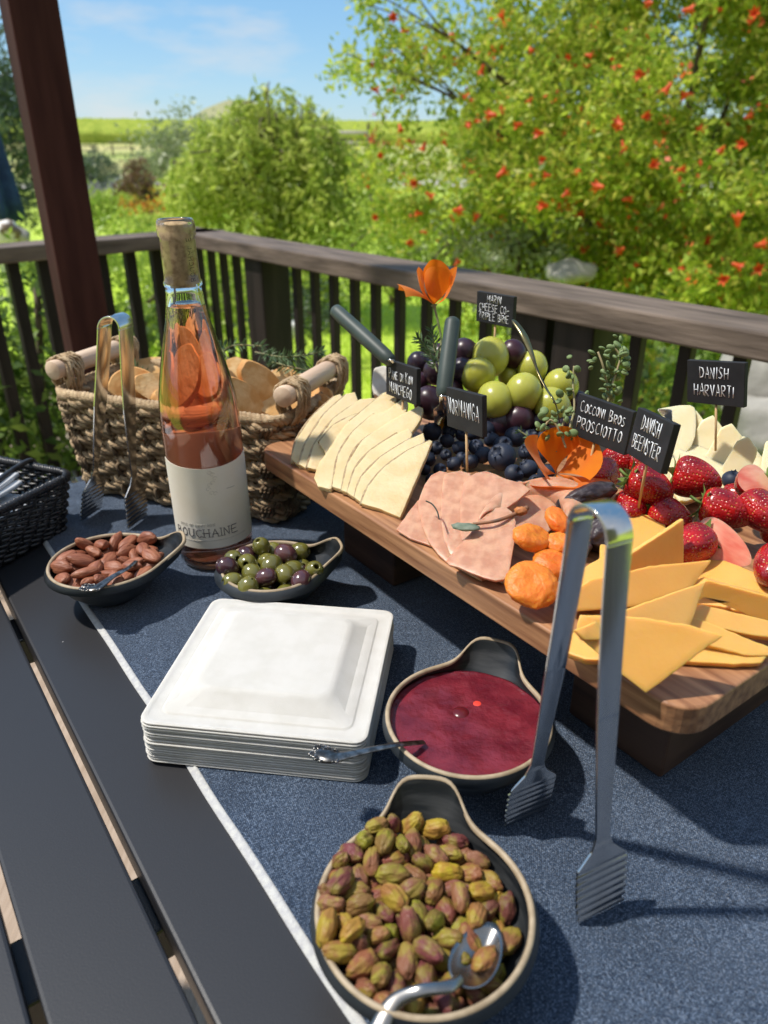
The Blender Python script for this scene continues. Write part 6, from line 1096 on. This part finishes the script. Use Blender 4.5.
for dx, dy in ((-7, 16), (-2, 18), (4, 18), (-12, 12)): tube(bm, smoothpath([base, at(556 + dx * .6, 478 + dy * .6, zb + .016), at(556 + dx, 478 + dy, zb + .008)], 4), .0008, 5)
mk('stem', bm, mat('pale stem', (.3, .24, .12), rough=.7), pf)
# ------------------------------------------------------------------ oregano
ORM = mat('oregano leaf', (.16, .24, .08), (.26, .34, .15), rough=.65, scale=120, transl=.2)
def oregano(label, pts, seed, n=26, r0=.0042):
    q = np.random.RandomState(seed); pts = smoothpath(pts, 8); r = thing('oregano_sprig', label, 'herb', pts[0]); bm = bmesh.new(); tube(bm, pts, .0009, 6); mk('stem', bm, mat('woody stem', (.36, .27, .15), (.3, .3, .14), rough=.7), r)
    bm = bmesh.new()
    for i in range(n):
        f = (.22 + .78 * (i / n)) * (len(pts) - 1.01); k = int(f); p = pts[k].lerp(pts[k + 1], f - k); o_ = Vector(q.normal(size=3)) * .0055; s = r0 * q.uniform(.55, 1.1)
        ico(bm, p + o_, s, s * .8, s * .42, 2, Matrix.Rotation(q.uniform(0, 6), 3, Vector(q.normal(size=3)).normalized()), lambda v: 1 + .15 * v.x)
    mk('leaves', bm, ORM, r); return r
oregano('tall oregano sprig with small round leaves rising behind the prosciutto sign', [atZ(604, 418, .63), atZ(612, 385, .63), atZ(620, 358, .63), atZ(612, 346, .63)], 1, 34)
oregano('oregano sprig curving right behind the prosciutto sign', [atZ(600, 430, .64), atZ(608, 400, .64), atZ(604, 370, .62), atZ(598, 352, .62)], 5, 26)
oregano('oregano sprig leaning against the rightmost green grape', [atZ(566, 440, .62), atZ(574, 410, .625), atZ(573, 385, .63), atZ(574, 366, .63)], 2, 16)
oregano('low oregano sprig left of the prosciutto sign', [atZ(566, 448, .585), atZ(558, 428, .585), atZ(550, 420, .585), atZ(543, 430, .585)], 3, 20)
oregano('oregano sprig spreading over the grapes beside the sign', [atZ(556, 452, .60), atZ(562, 428, .60), atZ(566, 412, .60)], 4, 16)
rosemary('rosemary sprig beneath the tall poppy, left of the grapes', [atZ(437, 372, .69), atZ(430, 352, .70), atZ(418, 338, .70)], 11, .014, 1500)
rosemary('second rosemary sprig under the tall poppy, pointing up', [atZ(440, 368, .69), atZ(434, 345, .70), atZ(432, 328, .70)], 12, .013, 1500)
rosemary('rosemary tip low among the blueberries', [at(545, 450, zb + .02), at(530, 438, zb + .028), at(518, 430, zb + .034)], 13, .010, 700)
# ------------------------------------------------------------------ serving tools
HDM = mat('grey-green handle', (.035, .050, .045), (.06, .08, .072), rough=.5, scale=20, detail=5, spec=.4)
def tool(label, a, b, c, r0, r1):
    r = thing('cheese_knife', label, 'knife', b); bm = bmesh.new(); d = (b - a).normalized(); L_ = (b - a).length
    pts = [a + d * L_ * f for f in (0, .006, .03, .08, .3, .6, .9, .97, 1)]; tube(bm, pts, [r0 * .25, r0 * .62, r0 * .92, r0, r0 * 1.02, r1, r1 * .95, r1 * .8, r1 * .5], 20); mk('handle', bm, HDM, r)
    bm = bmesh.new(); dd = (c - b); s_ = dd.cross(Vector((0, 0, 1))).normalized(); rows = [[b + dd * f - s_ * w_ - Vector((0, 0, .0006)), b + dd * f + s_ * w_ - Vector((0, 0, .0006)), b + dd * f + s_ * w_ + Vector((0, 0, .0006)), b + dd * f - s_ * w_ + Vector((0, 0, .0006))] for f, w_ in ((-.05, .003), (.2, .004), (.35, .010), (.9, .012), (1, .006))]
    loft(bm, rows, True, True, True); mk('blade', bm, STEEL, r); return r
tool('grey-green knife handle leaning up to the left behind the leftmost sign', atZ(334, 309, .74), atZ(392, 362, .69), at(412, 398, zb + .03), .0072, .0074)
tool('grey-green knife handle standing upright beside the green grapes', atZ(453, 318, .655), atZ(443, 398, .64), at(447, 430, zb + .02), .0070, .0074)
fk = thing('serving_fork', 'thin bent golden fork handle leaning into the green grapes', 'fork', atZ(554, 403, .58)); GOLD = mat('aged gold metal', (.36, .30, .14), (.16, .13, .07), rough=.28, scale=50, metal=1)
pts = smoothpath([atZ(513, 320, .62), atZ(523, 334, .61), atZ(531, 352, .605), atZ(538, 372, .60), atZ(546, 388, .59), atZ(556, 405, .58), at(560, 425, zb + .03)], 6)
bm = bmesh.new(); n_ = len(pts); tube(bm, pts, [float(np.interp(i / (n_ - 1), [0, .05, .2, .35, .45, 1], [.0016, .0028, .0034, .0022, .0012, .0011])) for i in range(n_)], 10, flat=.5); mk('handle', bm, GOLD, fk)
bm = bmesh.new()
for s_ in (-1, 0, 1): e_ = pts[-1]; tube(bm, [e_, e_ + Vector((.002 + .003 * s_, .003 * s_, -.004)), e_ + Vector((.004 + .003 * s_, -.002 + .004 * s_, -.016))], [.0010, .0009, .0004], 6)
mk('tines', bm, GOLD, fk)
# ------------------------------------------------------------------ little signs
CHM = mat('chalkboard black', (.012, .012, .014), (.020, .020, .023), rough=.7, scale=60, detail=5, spec=.35); CHK = mat('chalk marker', (.72, .75, .80), (.82, .84, .86), rough=.8, scale=300); PIK = mat('toothpick wood', (.50, .30, .13), (.62, .42, .22), rough=.7, scale=80, stretch=(1, 1, .2))
def sign(label, TL, TR, BL, Z, lines, W=.052, th=.0046, pick=(None, None), pl=.05, hs=.0085, ws=.0062, seed=1, top=.80, gap=.40):
    a = atZ(TL[0], TL[1], Z); d = ray(*TR); # nearer root of |a - cam - d t| = W
    w_ = CAM - a; A_, B_, C_ = d.dot(d), 2 * w_.dot(d), w_.dot(w_) - W * W; disc = B_ * B_ - 4 * A_ * C_
    t_ = (-B_ - math.sqrt(max(disc, 0))) / (2 * A_); b = CAM + d * t_; X = (b - a).normalized(); Wd = (b - a).length
    n_ = X; c = onplane(BL[0], BL[1], a, X); Y = (a - c); H_ = Y.length; Y = Y.normalized(); N_ = X.cross(Y)
    r = thing('cheese_sign', label, 'sign', c.lerp(b + (c - a), .5), 0, 'little chalkboard signs on toothpicks')
    M_ = Matrix((X, Y, N_)).transposed(); bm = bmesh.new(); box(bm, (a + b) / 2 - Y * H_ / 2 - N_ * th / 2, (Wd, H_, th), M_); bd_ = mk('board', bm, CHM, r, smooth=False, bevel=.0005)
    bm = bmesh.new(); k = len(lines)
    for i, tx in enumerate(lines):
        y_ = H_ * (top - gap * i) - hs; st, xe = strokes(tx, 0, 0, hs, ws, seed=seed + i, jit=.035); x0 = max((Wd - xe) / 2, .003); kx = min(1, (Wd - .005) / (xe + .001))
        if kx < 1: x0 = .0028
        for s in st: tube(bm, [c + X * (x0 + p_[0] * kx) + Y * (y_ + p_[1]) + N_ * .0001 for p_ in s], .00058, 5, flat=.5)
    mk('lettering', bm, CHK, bd_)
    bm = bmesh.new(); f = pick[0] or .5; q0 = c + X * Wd * f - N_ * th / 2 + Y * .002; dirn = (-Y) if pick[1] is None else (pick[1] - q0).normalized()
    tube(bm, [q0, q0 + dirn * pl], [.0011, .0010], 8); mk('toothpick', bm, PIK, r); return r
sign('small sign reading PANE DI KON MANCHEGO in front of the leaning knife handle', (386, 359), (417, 369), (386, 394), .70, ['Pane di Kon', 'MANCHEGO'], pl=.036, seed=1, hs=.0095)
sign('small sign reading NORMANIGA, standing in the blueberries', (446, 387), (482, 396), (447, 426), .60, ['NORMANIGA'], pl=.042, seed=2, hs=.0125, ws=.0068, top=.74)
sign('small sign reading MARIN CHEESE CO TRIPLE BRIE at the back of the bunch', (477, 291), (514, 297), (476, 321), .76, ['MARIN', 'CHEESE CO-', 'TRIPLE BRIE'], pl=.045, seed=3, hs=.0072, ws=.0058, top=.93, gap=.29)
sign('tilted sign reading COCCONI BROS PROSCIOTTO beside the oregano', (579, 393), (634, 412), (571, 434), .585, ['Cocconi Bros', 'PROSCIOTTO'], pl=.040, seed=4, hs=.0090, W=.054, pick=(.42, None), top=.88)
sign('tilted sign reading DANISH BEEMSTER in front of the strawberries', (638, 407), (674, 424), (626, 453), .53, ['DANISH', 'BEEMSTER'], pl=.052, seed=5, hs=.0100, W=.050, th=.0055, pick=(.52, at(636, 520, ZB + .012)), top=.90, gap=.42)
sign('sign reading DANISH HARVARTI standing over the white cheese', (687, 360), (745, 363), (687, 402), .62, ['DANISH', 'HARVARTI'], pl=.042, seed=6, hs=.0092, ws=.0064, W=.052, top=.86)
